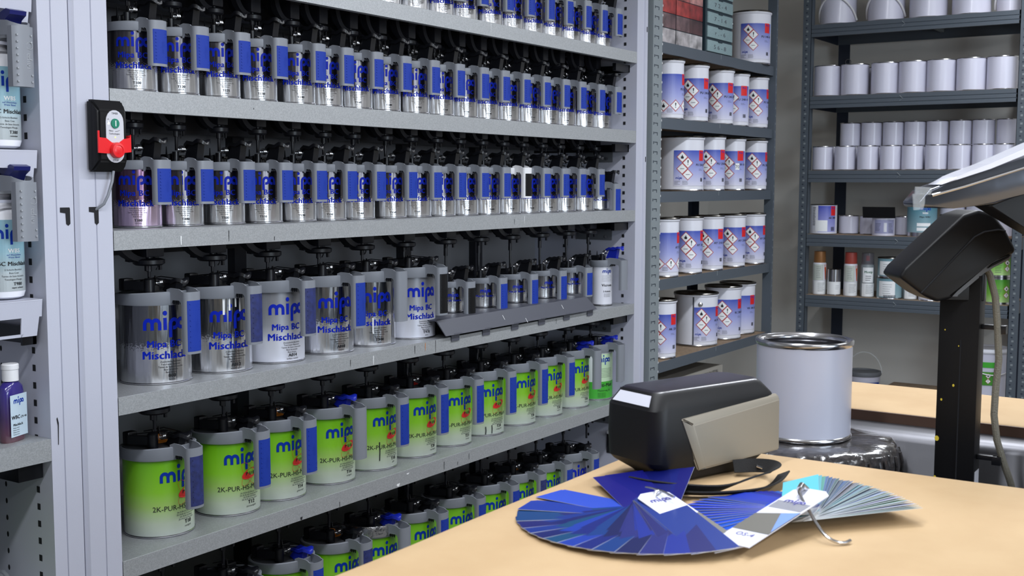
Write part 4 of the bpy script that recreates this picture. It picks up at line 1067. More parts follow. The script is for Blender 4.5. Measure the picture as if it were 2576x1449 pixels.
# ------------------------------------------------------------------ right-hand rack on the back wall
XB = 5.8
br = thing('back_rack', 'dark slate rack on the far wall filled with blank white tins', 'rack', (XB, 1.55, -1.4)); f3 = rel(br, (-XB, -1.55, 1.4))
BT = [.793, .436, .063, -.262, -.574, -1.12]
for z in BT:
    for xx in (XB, XB+.42):
        d = 1 if xx == XB else -1
        f3(MB().prism([(xx, z), (xx, z-.020), (xx+.003*d, z-.022), (xx, z-.026), (xx, z-.040), (xx+.003*d, z-.042), (xx, z-.046), (xx, z-.060), (xx+.014*d, z-.060), (xx+.014*d, z-.057), (xx+.005*d, z-.057), (xx+.005*d, z)], 1.066, 2.052, 'y'), 'beam', K['rack'])
    for ye in (1.066, 2.048): f3(MB().box(XB, XB+.42, ye, ye+.004, z-.06, z), 'end_beam', K['rack_d'])
    f3(MB().box(XB+.006, XB+.414, 1.072, 2.046, z-.010, z+.001), 'shelf_board', K['board'])
    f3(MB().box(XB+.01, XB+.41, 1.50, 1.515, z-.03, z-.011), 'cross_bar', K['rack_l'])
    f3(MB().tube([(XB-.0005, 1.60, z-.012), (XB-.0008, 1.585, z-.026), (XB-.0005, 1.60, z-.036)], .0015, 6), 'beam_clip', K['rack_l'])
for (y0, y1, s) in ((2.048, 2.092, 1), (1.020, 1.064, -1), (.965, 1.012, 1)):
    mb = MB(); mb.box(XB-.003, XB-.001, y0, y1, -1.4, 1.2); ye = y0 if s > 0 else y1-.002; mb.box(XB-.003, XB+.045, ye, ye+.002, -1.4, 1.2); f3(mb, 'post', K['rack'])
    mb = MB(); z = -1.38; k = 0
    while z < 1.15:
        ym = (y0+y1)/2; mb.box(XB-.0038, XB-.003, ym-.005, ym+.005, z, z+.009); z += .0375; k += 1
    f3(mb, 'post_slots', K['rack_l'], kind='stuff')
    mb = MB(); z = -1.36
    while z < 1.15:
        ym = (y0+y1)/2+.004; mb.box(XB-.0038, XB-.003, ym-.004, ym+.004, z, z+.005); z += .0375
    f3(mb, 'post_holes', K['rack_d'], kind='stuff')
for yy in (2.045, 1.07): f3(MB().box(XB+.418, XB+.42, yy-.062 if yy > 1.5 else yy, yy if yy > 1.5 else yy+.062, -1.4, 1.2), 'rear_post', K['rack_d'])
tag(MB().lathe([(.012, -.002), (.016, -.002), (.016, .002), (.012, .002)], 16).build('hook_ring', K['tin']), 'small grey ring hanging on the rear post above the tins', 'ring')
rg = ROOTS[-1]; rg.location = (XB+.40, 1.985, .640); rg.rotation_euler = (0, R(90), 0)

def white_tin(r, h, m=None, body='white_can'):
    t = thing('paint_tin', '', 'can')
    MB().lathe([(r, .004), (r, h-.004)], 40).build('can_body', K[body], t)
    MB().lathe([(.0001, .002), (r-.003, .002), (r+.001, 0), (r+.0015, .003), (r, .005)], 40).build('bottom_seam', K['tin'], t)
    MB().lathe([(r, h-.005), (r+.0018, h-.003), (r+.001, h), (r-.006, h), (r-.009, h-.006), (.0001, h-.007)], 40).build('can_lid', K['tin'], t)
    return t
def row(pr, items, group, fmt, base):
    first = True
    for i, (x, y, rz) in enumerate(items):
        lab = fmt % ORD[i]
        if first: pr.location = (x, y, base); pr.rotation_euler.z = rz; pr['label'] = lab; pr['group'] = group; first = False
        else: dup(pr, (x, y, base), rz, lab, group)
p = white_tin(.068, .155)
row(p, [(XB+.078, y, 0) for y in (1.985, 1.845, 1.694, 1.559, 1.425, 1.287, 1.150)], 'medium blank tins on the second level', 'blank white tin, %s from the left in front on the second level', BT[1])
row(white_tin(.068, .150), [(XB+.235, y, 0) for y in (1.77, 1.36, 1.095+.05)], 'medium blank tins on the second level', 'blank white tin peeping out behind, %s from the left on the second level', BT[1])
p = white_tin(.0515, .122)
row(p, [(XB+.06, y, 0) for y in (1.994, 1.879, 1.763, 1.650, 1.545, 1.432, 1.325, 1.215, 1.118+.005)], 'small blank tins on the third level', 'small blank white tin, %s from the left in the front row of the third level', BT[2])
row(white_tin(.0515, .122), [(XB+.19, y, 0) for y in (1.985, 1.88, 1.775, 1.668, 1.562, 1.455, 1.348, 1.240, 1.132)], 'small blank tins on the third level', 'small tin %s from the left in the rear row, lower layer', BT[2])
row(white_tin(.0515, .122), [(XB+.19, y, 0) for y in (1.895, 1.786, 1.677, 1.570, 1.462, 1.352, 1.245, 1.135)], 'small blank tins on the third level', 'small tin %s from the left in the rear row, stacked on top', BT[2]+.122)
for k, y in enumerate((1.945, 1.705, 1.503, 1.303, 1.13)):
    t = white_tin(.088 if k != 4 else .06, .24); t.location = (XB+.10, y, BT[0]); t['group'] = 'tall pails on the top level'
    t['label'] = ['white pail with bail handle, leftmost on the top level of the far rack', 'white pail with bail handle hanging in front, second on the top level', 'plain white pail in the middle of the top level', 'plain white pail right of the middle on the top level', 'white pail with handle at the right end of the top level'][k]
    if k in (0, 1, 4):
        r = .088 if k != 4 else .06
        pts = [((r+.006)*math.cos(R(a)), (r+.006)*math.sin(R(a)), .018+.115*math.sin(R(a-90))) for a in range(92, 269, 11)]
        MB().tube(pts, .005, 8).build('bail_handle', K['white_pl'], t)
# fourth level
t = thing('paint_tin', 'white and blue labelled tin with red square, above the spray cans', 'can', (XB+.08, 1.988, BT[3])); r = .067
MB().lathe([(r, .004), (r, .148)], 40).build('can_body', K['white_can2'], t); MB().lathe([(r, .148), (r+.002, .152), (r-.008, .153), (.0001, .146)], 40).build('can_lid', K['tin_dark'], t)
mb = MB(); A = R(200); on_cyl(mb, grid_flat(-.030, .066, .012, .146, 24), r, A, 0, 0); on_cyl(mb, grid_flat(-.045, .018, .015, .072, 16), r, A, 0, 1, 0, .0008)
on_cyl(mb, grid_flat(.036, .064, .096, .143, 8), r, A, 0, 2, 0, .0008); on_cyl(mb, text_flat('Pro', .010, .03), r, A, .128, 3, .050, .0012); on_cyl(mb, text_flat('AK 200', .009, .03), r, A, .080, 4, .044, .0012); barcode(mb, r, A, .048, .018, .022, .02, 4); lines(mb, r, A, -.012, .055, .04, 3, .008, .0014, 5); lines(mb, r, A, -.052, .135, .02, 12, .008, .003, 5)
mb.build('label', [gradient('tin_label_blue', [(0, (176, 178, 226)), (.14, (74, 84, 180))], .4), K['white_ink'], K['lab_red'], K['logo'], K['ink'], K['ink_g']], t, 0)
t = thing('paint_tin', 'small lilac labelled tin with a black card on its lid', 'can', (XB+.075, 1.680, BT[3])); r = .055
MB().lathe([(.0001, .001), (r, .001), (r, .088), (.0001, .088)], 36).build('can_body', K['white_can'], t)
mb = MB(); on_cyl(mb, grid_flat(-.05, .055, .012, .080, 24), r, A, 0, 0); lines(mb, r, A, -.03, .06, .03, 6, .007, .002, 1); lines(mb, r, A, .035, .06, .03, 8, .006, .002, 1, 4); barcode(mb, r, A, .004, .02, .012, .045, 2); mb.build('label', [mat('lilac_label', (148, 150, 184), .4), K['ink_g'], K['white_ink']], t, 0)
o = MB().box(-.085, .075, -.001, .001, 0, .056).build('black_card', K['black_soft']); ROOTS.remove(o); ROOTS.append(o)
tag(o, 'black card leaning on the small lilac tin', 'card'); o.location = (XB+.012, 1.680, BT[3]+.089); o.rotation_euler = (R(12), 0, R(-90))
t = thing('paint_tin', 'teal labelled tin behind the clear tray tip of the screen', 'can', (XB+.085, 1.496, BT[3])); r = .070
MB().lathe([(.0001, .001), (r, .001), (r, .160), (.0001, .160)], 40).build('can_body', K['tin'], t)
mb = MB(); on_cyl(mb, grid_flat(-.105, .105, .022, .156, 36), r, A, 0, 0); on_cyl(mb, logo_flat(.014), r, A, .130, 1, .008, .0008); on_cyl(mb, text_flat('WBS', .009, .03), r, A, .112, 2, .008, .0008); on_cyl(mb, text_flat('Mipa WBC', .008, .03), r, A, .094, 3, .008, .0008); on_cyl(mb, grid_flat(-.03, .035, .052, .068, 10), r, A, 0, 2, 0, .0008); on_cyl(mb, grid_flat(-.03, .015, .030, .046, 10), r, A, 0, 2, 0, .0008)
mb.build('label', [K['teal'], K['logo'], K['white_ink'], K['ink']], t, 0)
row(white_tin(.050, .096), [(XB+.17, y, 0) for y in (1.885, 1.775, 1.60)], 'low tins on the fourth level', 'low blank tin between the labelled tins, %s from the left', BT[3])
row(white_tin(.058, .105), [(XB+.16, y, 0) for y in (1.370, 1.247, 1.126)], 'low tins on the fourth level', 'blank tin behind the weighing head, %s from the left, lower layer', BT[3])
row(white_tin(.058, .105), [(XB+.16, y, 0) for y in (1.370, 1.247, 1.126)], 'low tins on the fourth level', 'blank tin under the screen, %s from the left, upper layer', BT[3]+.105)
# fifth level: spray cans and tins
def spray(x, y, capm, label, colour='white', clear=False):
    t = thing('spray_can', label, 'spray can', (x, y, BT[4]), group='spray cans on the far rack'); r = .034
    MB().lathe([(.0001, .001), (r-.002, 0), (r, .003), (r, .158), (r-.006, .168), (.012, .174), (.012, .182), (.0001, .182)], 32).build('can_body', K['white_can2'] if colour == 'white' else K['rack_l'], t)
    MB().lathe([(r-.004, .164), (r-.003, .168), (r-.005, .222), (.0001, .224)], 32).build('cap', capm, t)
    if clear: MB().lathe([(.010, .180), (.010, .208), (.0001, .210)], 16).build('nozzle', K['red'], t)
    mb = MB(); A = R(205)
    on_cyl(mb, grid_flat(-.034, .040, .004, .070, 14), r, A, 0, 0); lines(mb, r, A, .008, .060, .04, 8, .006, .0014, 3)
    if colour == 'white':
        on_cyl(mb, grid_flat(-.045, .016, .074, .156, 12), r, A, 0, 1); on_cyl(mb, shape_flat([(.020, .156), (.037, .156), (.034, .078), (.028, .078)]), r, A, 0, 2, 0, .0008); lines(mb, r, A, -.008, .142, .026, 7, .009, .0014, 3)
    else:
        on_cyl(mb, grid_flat(-.030, .026, .074, .150, 12), r, A, 0, 0); on_cyl(mb, text_flat('Motip', .012, .03), r, A, .122, 4, 0, .0008); lines(mb, r, A, 0, .105, .03, 3, .010, .003, 3)
    mb.build('label', [K['white_ink'], mat('pale_grey_label', (196, 202, 194), .4), mat('orange_flash', (206, 96, 60), .4), K['ink_g'], mat('dark_green_print', (20, 96, 70), .4)], t, 0)
spray(XB+.075, 2.000, K['copper'], 'white spray can with copper-brown cap at the left end of the spray level')
spray(XB+.075, 1.838, K['redcap'], 'white spray can with brick-red cap')
spray(XB+.075, 1.752, mat('smoky_cap', (110, 108, 116), .2, alpha=.6), 'grey spray can with clear cap and red nozzle', 'grey', True)
spray(XB+.075, 1.540, mat('smoky_cap2', (110, 110, 122), .2, alpha=.7), 'spray can with smoky cap behind the weighing head', 'grey')
t = thing('paint_tin', 'short shiny can with white label between the copper and red capped spray cans', 'can', (XB+.07, 1.922, BT[4])); r = .033
MB().lathe([(.0001, .001), (r, .001), (r, .132), (r-.004, .134), (.0001, .134)], 32).build('can_body', K['tin'], t)
mb = MB(); on_cyl(mb, grid_flat(-.06, .06, .006, .070, 24), r, R(205), 0, 0); lines(mb, r, R(205), .015, .05, .02, 3, .008, .001, 1); mb.build('label', [K['white_ink'], K['ink_g']], t, 0)
for (y, z, rr, h, lab, nm) in ((1.640, 0, .062, .106, 'lower of two stacked white-labelled tins with a barcode', 'a'), (1.640, .107, .060, .098, 'upper of two stacked white-labelled tins', 'b'), (1.445, 0, .052, .10, 'white tin below the weighing head on the spray level', 'c')):
    t = thing('paint_tin', lab, 'can', (XB+.075, y, BT[4]+z)); r = rr
    MB().lathe([(r, .004), (r, h-.004)], 40).build('can_body', K['teal'] if nm != 'c' else K['white_can'], t); MB().lathe([(.0001, .001), (r+.001, 0), (r, .006)], 40).build('bottom_seam', K['tin'], t); MB().lathe([(r, h-.012), (r-.002, h-.008), (r+.002, h-.004), (r, h), (.0001, h-.003)], 40).build('rim', K['tin_dark'], t)
    mb = MB(); A = R(200); on_cyl(mb, grid_flat(-.062, .022, .012, h-.018, 20), r, A, 0, 0); lines(mb, r, A, -.015, h-.035, .05, 5, .011, .0014, 1)
    if nm == 'a': barcode(mb, r, A, -.005, .004, .06, .016, 1)
    on_cyl(mb, logo_flat(.008), r, A, h*.7, 2, .048, .0008)
    mb.build('label', [K['white_ink'], K['ink_g'], K['logo']], t, 0)
def green_tin(y, z, h, lab, drips):
    r = .064; t = thing('paint_tin', lab, 'can', (XB+.09, y, BT[4]+z))
    MB().lathe([(.0001, .001), (r, .001), (r, h), (.0001, h)], 40).build('can_body', K['tin'], t)
    mb = MB(); A = R(205); on_cyl(mb, grid_flat(-.07, .052, .012, h-.008, 24), r, A, 0, 0)
    diamond(mb, r, A, .026, h*.60, .015, 'f', 2, 1, 3); diamond(mb, r, A, .026, h*.36, .015, '!', 2, 1, 3); lines(mb, r, A, -.012, h*.55, .035, 6, .008, .002, 4)
    if drips:
        for u, l in ((-.02, .05), (.010, .03), (.032, .04)): on_cyl(mb, ribbon([(u-.014, h-l), (u-.004, h-l*.5), (u, h)], .004), r, A, 0, 1, 0, .0012)
    mb.build('label', [K['green3'], K['white_ink'], K['dia_red'], K['ink'], K['ink_g']], t, 0)
green_tin(1.135, 0, .128, 'green labelled tin, lower one of the pair by the right post', False)
green_tin(1.135, .129, .118, 'green labelled tin with white paint drips, upper one by the right post', True)
tag(MB().cbox(XB+.002, XB+.12, 1.075, 1.16, BT[3]+.0015, BT[3]+.012, .001).build('copper_strip', K['copper']), 'copper-brown strip lying at the right end above the green tins', 'strip')
# pails on the bottom level
t = thing('paint_pail', 'small white pail with blue band and raised wire handle on the bottom level', 'pail', (XB+.18, 1.79, BT[5])); r = .085
MB().lathe([(.0001, .001), (r*.92, 0), (r, .125), (r+.003, .13)], 40).build('pail_body', K['white_can'], t); MB().lathe([(r+.003, .128), (r+.006, .134), (r+.004, .150), (r-.006, .150), (r-.010, .144), (.0001, .144)], 40).build('pail_lid', K['grey_pl2'], t)
mb = MB(); on_cyl(mb, grid_flat(-.08, .09, .03, .10, 30), r-.001, R(200), 0, 0, 0, .002); on_cyl(mb, grid_flat(-.02, .03, .04, .09, 10), r-.001, R(200), 0, 1, 0, .003); mb.build('label', [mat('blue_band', (44, 66, 140), .4), K['white_ink']], t, 0)
MB().tube([(r*math.cos(R(a))*0.0+.02, -(r+.004)*math.cos(R(a)), .14+.105*math.sin(R(a))) for a in range(0, 181, 12)], .0035, 8).build('bail_handle', K['clear'], t)
t = thing('paint_bucket', 'tall white bucket with green label at the right end of the bottom level', 'bucket', (XB+.17, 1.185, BT[5])); r = .100
MB().lathe([(.0001, .001), (r*.93, 0), (r, .30), (r+.004, .305)], 44).build('bucket_body', K['white_can'], t); MB().lathe([(r+.004, .303), (r+.007, .31), (r+.004, .324), (r-.008, .324), (r-.012, .318), (.0001, .318)], 44).build('bucket_lid', K['white_can2'], t)
mb = MB(); A = R(190); on_cyl(mb, grid_flat(-.02, .06, .235, .262, 16), r, A, 0, 0); on_cyl(mb, grid_flat(-.02, .06, .150, .215, 16), r, A, 0, 1); diamond(mb, r, A, .01, .195, .013, 'f', 2, 3, 4); diamond(mb, r, A, .01, .170, .013, '!', 2, 3, 4); mb.build('label', [K['green2'], K['green3'], K['dia_red'], K['white_ink'], K['ink'], K['ink_g']], t, 0)
MB().tube([((r+.004)*math.cos(R(a)), (r+.004)*math.sin(R(a)), .25-.05*math.sin(R(a-120))) for a in range(120, 301, 12)], .003, 8).build('bail_handle', K['white_pl'], t)
t = thing('flat_carton', 'flat brown carton lying on the bottom level behind the counter', 'carton', (XB+.16, 1.50, BT[5])); MB().cbox(-.12, .12, -.16, .16, 0, .09, .002).build('carton_body', K['board'], t)

# ------------------------------------------------------------------ worktable, kraft paper, basin, back counter
ZT = -.420
t = thing('worktable', 'worktable in the foreground covered with brown kraft paper', 'table', (1.0, -.2, -1.4)); f4 = rel(t, (-1.0, .2, 1.4))
f4(MB().box(.15, 1.70, -1.2, .822, ZT-.032, ZT-.003), 'tabletop', K['board'])
for (x, y) in ((.2, -1.15), (1.62, -1.15), (.2, .76), (1.62, .76)): f4(MB().cbox(x, x+.05, y, y+.05, -1.4, ZT-.032, .003), 'leg', K['rack'])
def paper(x0, x1, y0, y1, z, drop, name, label, wav=.0016, nx=90, ny=90, sag=True):
    bm = bmesh.new(); g = []
    rr = random.Random(2)
    def zz(x, y):
        v = wav*(math.sin(5.1*x+2.3*y+.5)*math.sin(3.7*y-1.1*x+.8)+.5*math.sin(13*x-7*y)*math.sin(9*y+4*x))
        return v
    # flat sheet with rolled down edges
    def roll(a, lo, hi, rad=.007):
        """returns (pos, drop)"""
        if a > hi-rad:
            u = (a-(hi-rad))
            th = min(u/rad, PI/2); rest = max(0, u-rad*PI/2)
            return hi-rad+rad*math.sin(th), rad*(1-math.cos(th))+rest
        if a < lo+rad:
            u = (lo+rad)-a; th = min(u/rad, PI/2); rest = max(0, u-rad*PI/2)
            return lo+rad-rad*math.sin(th), rad*(1-math.cos(th))+rest
        return a, 0
    def samples(lo, hi, n):
        s = [lo-drop, lo-drop*.4, lo-.006, lo-.003, lo, lo+.003, lo+.007]
        s += [lo+.007+(hi-lo-.014)*i/n for i in range(1, n)]
        s += [hi-.007, hi-.003, hi, hi+.003, hi+.006, hi+drop*.4, hi+drop]
        return s
    xs = samples(x0, x1, nx); ys = samples(y0, y1, ny)
    for x in xs:
        px, dx = roll(x, x0, x1); col = []
        for y in ys:
            py, dy = roll(y, y0, y1)
            col.append(bm.verts.new((px, py, z+zz(px, py)-max(dx, dy))))
        g.append(col)
    for i in range(len(xs)-1):
        for j in range(len(ys)-1): bm.faces.new((g[i][j], g[i+1][j], g[i+1][j+1], g[i][j+1]))
    mb = MB(); mb.bm(bm); o = mb.build(name, K['paper'], None, 60)
    tag(o, label, 'paper'); return o
paper(.14, 1.711, -1.25, .833, ZT-.0005, .045, 'kraft_paper', 'large sheet of brown kraft paper over the foreground table')
t = thing('back_counter', 'narrow counter behind the steel basin topped with brown paper', 'counter', (2.3, -.2, -1.4)); f5 = rel(t, (-2.3, .2, 1.4))
f5(MB().box(2.152, 2.42, -1.2, .885, -1.4, ZT-.022), 'counter_body', K['rack_d'])
f5(MB().box(2.146, 2.43, -1.2, .89, ZT-.022, ZT-.003), 'worktop', mat('dark_wood_edge', (70, 48, 36), .5))
paper(2.150, 2.436, -1.25, .895, ZT-.0005, .004, 'kraft_paper', 'strip of brown kraft paper on the narrow back counter', .0015, 24, 90)
t = thing('steel_basin', 'stainless steel basin between the table and the back counter', 'basin', (1.95, 0, -1.4)); f6 = rel(t, (-1.95, 0, 1.4))
f6(MB().prism([(2.145, -.4450), (2.100, -.4450), (2.090, -.4465), (2.082, -.4515), (2.078, -.460), (2.045, -.640), (2.035, -.655), (1.76, -.660), (1.745, -.650), (1.728, -.48), (1.722, -.46), (1.722, -.458), (1.731, -.478), (1.749, -.646), (1.765, -.655), (2.030, -.650), (2.040, -.636), (2.074, -.458), (2.080, -.4475), (2.090, -.4425), (2.100, -.441), (2.145, -.441)], -1.2, .88, 'y'), 'basin_shell', K['steel'])
f6(MB().box(1.76, 2.04, -1.1, .86, -1.4, -.665), 'basin_stand', K['rack_d'])
# turntable: thick, paint-covered
t = thing('turntable', 'round black turntable crusted with shiny dried paint under the white tin', 'turntable', (1.962, .690, -1.4+.755)); 
bm = bmesh.new(); rr = random.Random(4); n = 96
prof = [(.02, 0), (.150, 0), (.152, .035), (.150, .110), (.158, .118), (.162, .170), (.158, .190), (.150, .198), (.12, .2005), (.06, .2005), (.0005, .2005)]
g = []
for k in range(n):
    a = 2*PI*k/n; lump = .0035*math.sin(17*a)+.003*math.sin(29*a+1)+.002*math.sin(43*a); col = []
    for i, (r, z) in enumerate(prof):
        rr_ = r+(lump if 3 <= i <= 7 else 0); zz = z+(.0015*math.sin(5*a+i)+.001*math.sin(11*a) if 7 <= i <= 8 else 0)
        col.append(bm.verts.new((rr_*math.cos(a), rr_*math.sin(a), zz)))
    g.append(col)
for k in range(n):
    for i in range(len(prof)-1): bm.faces.new((g[k][i], g[(k+1) % n][i], g[(k+1) % n][i+1], g[k][i+1]))
mb = MB(); mb.bm(bm); mb.build('disc', K['tread'], t, 60)
MB().cyl(.05, -.012, .0, 24).build('spindle', K['steel'], t)
for k in range(26):
    a = 2*PI*k/26+.1; l = rr.uniform(.02, .06); MB().tube([(.1625*math.cos(a), .1625*math.sin(a), .186), (.1660*math.cos(a), .1660*math.sin(a), .170), (.1655*math.cos(a), .1655*math.sin(a), .170-l)], [.003, .004, .003], 6).build('paint_drip', K['tread'], t)
# big white tin
t = thing('open_tin', 'large open white tin with bare metal rim standing on the turntable', 'can', (1.972, .695, -.4435)); r = .0825; h = .172
mb = MB(); mb.lathe([(r-.0005, .006), (r-.0005, h-.010)], 96)
mb.build('can_body', mat('white_tin_lacquer', (184, 186, 202), .3, coat=.2), t)
mb = MB(); mb.lathe([(.0001, .002), (r-.004, .002), (r, 0), (r+.0015, .0015), (r+.0015, .005), (r-.0005, .0075)], 96)
mb.lathe([(r-.0005, h-.011), (r+.0006, h-.010), (r+.0018, h-.006), (r+.0018, h-.002), (r, h), (r-.003, h-.0005), (r-.005, h-.004), (r-.009, h-.005), (r-.012, h-.002), (r-.014, h-.004), (r-.0145, h-.012), (r-.013, h-.014), (r-.003, h-.014), (r-.003, .006), (.0001, .006)], 96)
mb.build('rim_and_lining', K['tin'], t, 50)
# ------------------------------------------------------------------ weighing column with display head
t = thing('scale_column', 'black square column with tilted display head and grey braided cable', 'scale', (1.952, .441, -.652)); 
MB().cbox(-.002, .038, -.040, .022, 0, .505, .0015).build('column', K['black_soft'], t)
MB().box(-.003, -.0015, -.014, -.012, 0, .40).build('column_groove', K['hole'], t)
MB().box(-.08, .08, -.09, .08, -.0, .012).build('foot_plate', K['rack_d'], t)
for z in (.418, .205):
    MB().cbox(.012, .022, -.075, -.040, z, z+.008, .001).cbox(.010, .024, -.078, -.064, z-.006, z+.008, .001).build('cable_clip', K['black'], t)
mb = MB()
for (y, z, r) in ((.014, .30, .0016), (.019, .235, .0035), (-.004, .325, .0018), (.020, .17, .0022), (.012, .415, .001), (-.01, .39, .0009), (.021, .16, .0012)): mb.lathe([(r, 0), (.0001, .0002)], 10, (0, 0, 0)) if False else mb._a([(-.0026, y+r*math.cos(2*PI*k/10), z+r*1.3*math.sin(2*PI*k/10)) for k in range(10)], [tuple(range(10))])
mb.build('paint_spots', K['yellow'], t, 0)
MB().box(.004, .034, -.0408, -.0402, .150, .185).build('rating_plate', K['panel_l'], t)
# head: built in a frame turned to face along the counter
hd = bpy.data.objects.new('display_head', None)
a_h = math.atan2(-.832, .5544)
def headframe(mb):
    # local (u, w, v): u to the right, v up, w depth
    P0 = Vector((F.x, F.y, F.z))*1.8845
    off = Vector((1.952, .441, -.652))
    ux = Vector((math.cos(a_h), math.sin(a_h), 0)); uz = Vector((0, 0, 1)); uy = uz.cross(ux)
    o = Vector((1.952, .441, -.652))
    base = P0 - o
    Mx = Matrix((ux, uy, uz)).transposed().to_4x4(); Mx.translation = base
    mb.T = Mx
    return mb
def prism_bev(mb, poly, w0, w1, bev):
    bm = bmesh.new(); a = [bm.verts.new((p, w0, q)) for p, q in poly]; b = [bm.verts.new((p, w1, q)) for p, q in poly]
    bm.faces.new(a); bm.faces.new(b[::-1]); n = len(poly)
    for i in range(n): bm.faces.new((a[i], b[i], b[(i+1) % n], a[(i+1) % n]))
    bmesh.ops.bevel(bm, geom=bm.edges[:], offset=bev, segments=3, affect='EDGES', profile=.6)
    return mb.bm(bm)
HP = [(.616, .0225), (.624, .036), (.713, .122), (.738, .130), (.762, .124), (.782, .100), (.800, .068), (.797, .060), (.752, .047), (.700, -.012), (.678, -.0175), (.657, -.008)]
HP = [(u-.000, v*.996-.001*u) for u, v in HP]
mb = headframe(MB()); prism_bev(mb, HP, -.035, .055, .006); mb.build('display_head', K['black_soft'], t, 40)
mb = headframe(MB())
mb.tube([(.652, -.0345, -.003), (.700, -.0358, .050), (.733, -.036, .086), (.748, -.036, .094), (.770, -.036, .0975), (.782, -.0345, .0955)], .0016, 6)
mb.build('seam', K['hole'], t)
mb = headframe(MB()); prism_bev(mb, [(.700, -.010), (.748, .040), (.792, .060), (.797, .058), (.793, .050), (.752, .030), (.712, -.010)], -.030, .050, .002); mb.build('rear_bezel', K['grey_pl2'], t, 30)
mb = headframe(MB()); mb.prism([(.757, .036), (.789, .053), (.792, .057), (.764, .043)], -.0335, .03, 'y'); mb.build('cable_opening', K['hole'], t, 30)
mb = headframe(MB()); prism_bev(mb, [(.682, -.016), (.742, .036), (.758, .036), (.758, -.018)], -.022, .020, .002); mb.build('neck', K['black_soft'], t, 40)
mb = headframe(MB())
mb.tube([(.757, -.01, .044), (.765, -.022, .025), (.772, -.03, -.01), (.776, -.034, -.06), (.779, -.036, -.11), (.776, -.036, -.155), (.775, -.036, -.20), (.781, -.036, -.24), (.793, -.034, -.275), (.806, -.030, -.305), (.820, -.02, -.335)], .0055, 10)
mb.build('braided_cable', K['cable'], t)
# ------------------------------------------------------------------ screen on its arm
t = thing('tilted_screen', 'glossy film-wrapped screen tilted on a black arm at the right picture edge', 'screen', (2.02, .20, -.655))
def scrframe(mb, D=1.72):
    P0 = F*D; o = Vector((2.02, .20, -.655)); ux = Vector((math.cos(a_h), math.sin(a_h), 0)); uz = Vector((0, 0, 1)); uy = uz.cross(ux)
    Mx = Matrix((ux, uy, uz)).transposed().to_4x4(); Mx.translation = P0-o; mb.T = Mx; return mb
q = 1.72/2922.75
def U_(pts): return [((x-1288)*q, (724.5-y)*q) for x, y in pts]
mb = scrframe(MB()); prism_bev(mb, U_([(2296, 520), (2290, 508), (2318, 474), (2380, 452), (2576, 388), (2920, 272), (2930, 368), (2576, 480), (2482, 510), (2380, 522)]), -.02, .05, .004); mb.build('screen_body', mat('dark_gloss_shell', (104, 108, 118), .16, .9, bump=.5, bscale=12), t, 50)
mb = scrframe(MB()); prism_bev(mb, U_([(2340, 464), (2378, 443), (2404, 432), (2460, 411), (2576, 359), (2920, 212), (2920, 238), (2576, 376), (2460, 424), (2378, 451)]), -.03, .03, .003); mb.build('film_wrap', K['film'], t, 50)
mb = scrframe(MB()); mb.tube([(p[0], -.024, p[1]) for p in U_([(2322, 490), (2400, 468), (2576, 412), (2900, 300)])], .0022, 8); mb.build('metal_edge', K['chrome'], t)
mb = scrframe(MB())
for poly in ([(2274, 486), (2304, 484), (2304, 508), (2300, 524), (2278, 526)], [(2280, 468), (2320, 470), (2318, 488), (2280, 486)]): mb.prism(U_(poly), -.026, -.022, 'y')
mb.build('clear_tab', K['clear'], t, 0)
mb = scrframe(MB()); prism_bev(mb, U_([(2474, 514), (2576, 482), (2800, 410), (2920, 420), (2930, 690), (2800, 700), (2576, 572)]), .0, .06, .003); mb.build('arm', K['black_soft'], t)
mb = scrframe(MB()); prism_bev(mb, U_([(2800, 690), (2925, 690), (2925, 1600), (2800, 1600)]), .0, .06, .003); mb.build('upright', K['black_soft'], t)

# ------------------------------------------------------------------ colour measuring device
t = thing('colour_meter', 'black bench colour meter with champagne side panel standing on the kraft paper', 'measuring device', (1.425, .705, ZT), R(-20))
def rr_ring(x0, x1, y0, y1, r, z, n=5, bow=0):
    pts = []
    for (cx, cy, a) in ((x1-r, y0+r, -90), (x1-r, y1-r, 0), (x0+r, y1-r, 90), (x0+r, y0+r, 180)):
        for k in range(n+1):
            b = R(a+90*k/n); pts.append((cx+r*math.cos(b), cy+r*math.sin(b), z))
    return pts
rings = [rr_ring(.038, .182, .004, .090, .018, .001), rr_ring(.030, .192, -.001, .096, .020, .003), rr_ring(.026, .198, -.002, .098, .020, .007),
         rr_ring(-.002, .238, -.000, .106, .022, .024), rr_ring(-.006, .243, -.002, .110, .022, .030), rr_ring(-.008, .244, -.003, .111, .022, .065),
         rr_ring(-.007, .243, -.002, .110, .022, .104), rr_ring(-.005, .241, -.001, .108, .022, .108), rr_ring(.004, .226, .008, .098, .020, .1245), rr_ring(.007, .222, .012, .094, .018, .1275)]
mb = MB(); n = len(rings[0]); vs = [v for r_ in rings for v in r_]; fs = []
for i in range(len(rings)-1):
    for k in range(n): fs.append((i*n+k, i*n+(k+1) % n, (i+1)*n+(k+1) % n, (i+1)*n+k))
fs.append(tuple(range(n))[::-1])
mb._a(vs, fs); mb.build('device_body', K['device'], t, 25)
mb = MB(); loft(mb, [rr_ring(.007, .222, .012, .094, .018, .1274), rr_ring(.009, .220, .014, .092, .017, .1290), rr_ring(.014, .214, .019, .087, .015, .1298)]); mb.build('top_cover', K['device_top'], t, 30)
bm = bmesh.new()
outer = [(.037, .0925), (.239, .1060), (.2405, .0210), (.074, .0125)]
inner = [(.058, .0815), (.2385, .0990), (.2395, .0225), (.086, .0160)]
vo = [bm.verts.new((u, -.0035, z)) for u, z in outer]; vi = [bm.verts.new((u, -.0085, z)) for u, z in inner]; vb = [bm.verts.new((u, .004, z)) for u, z in outer]
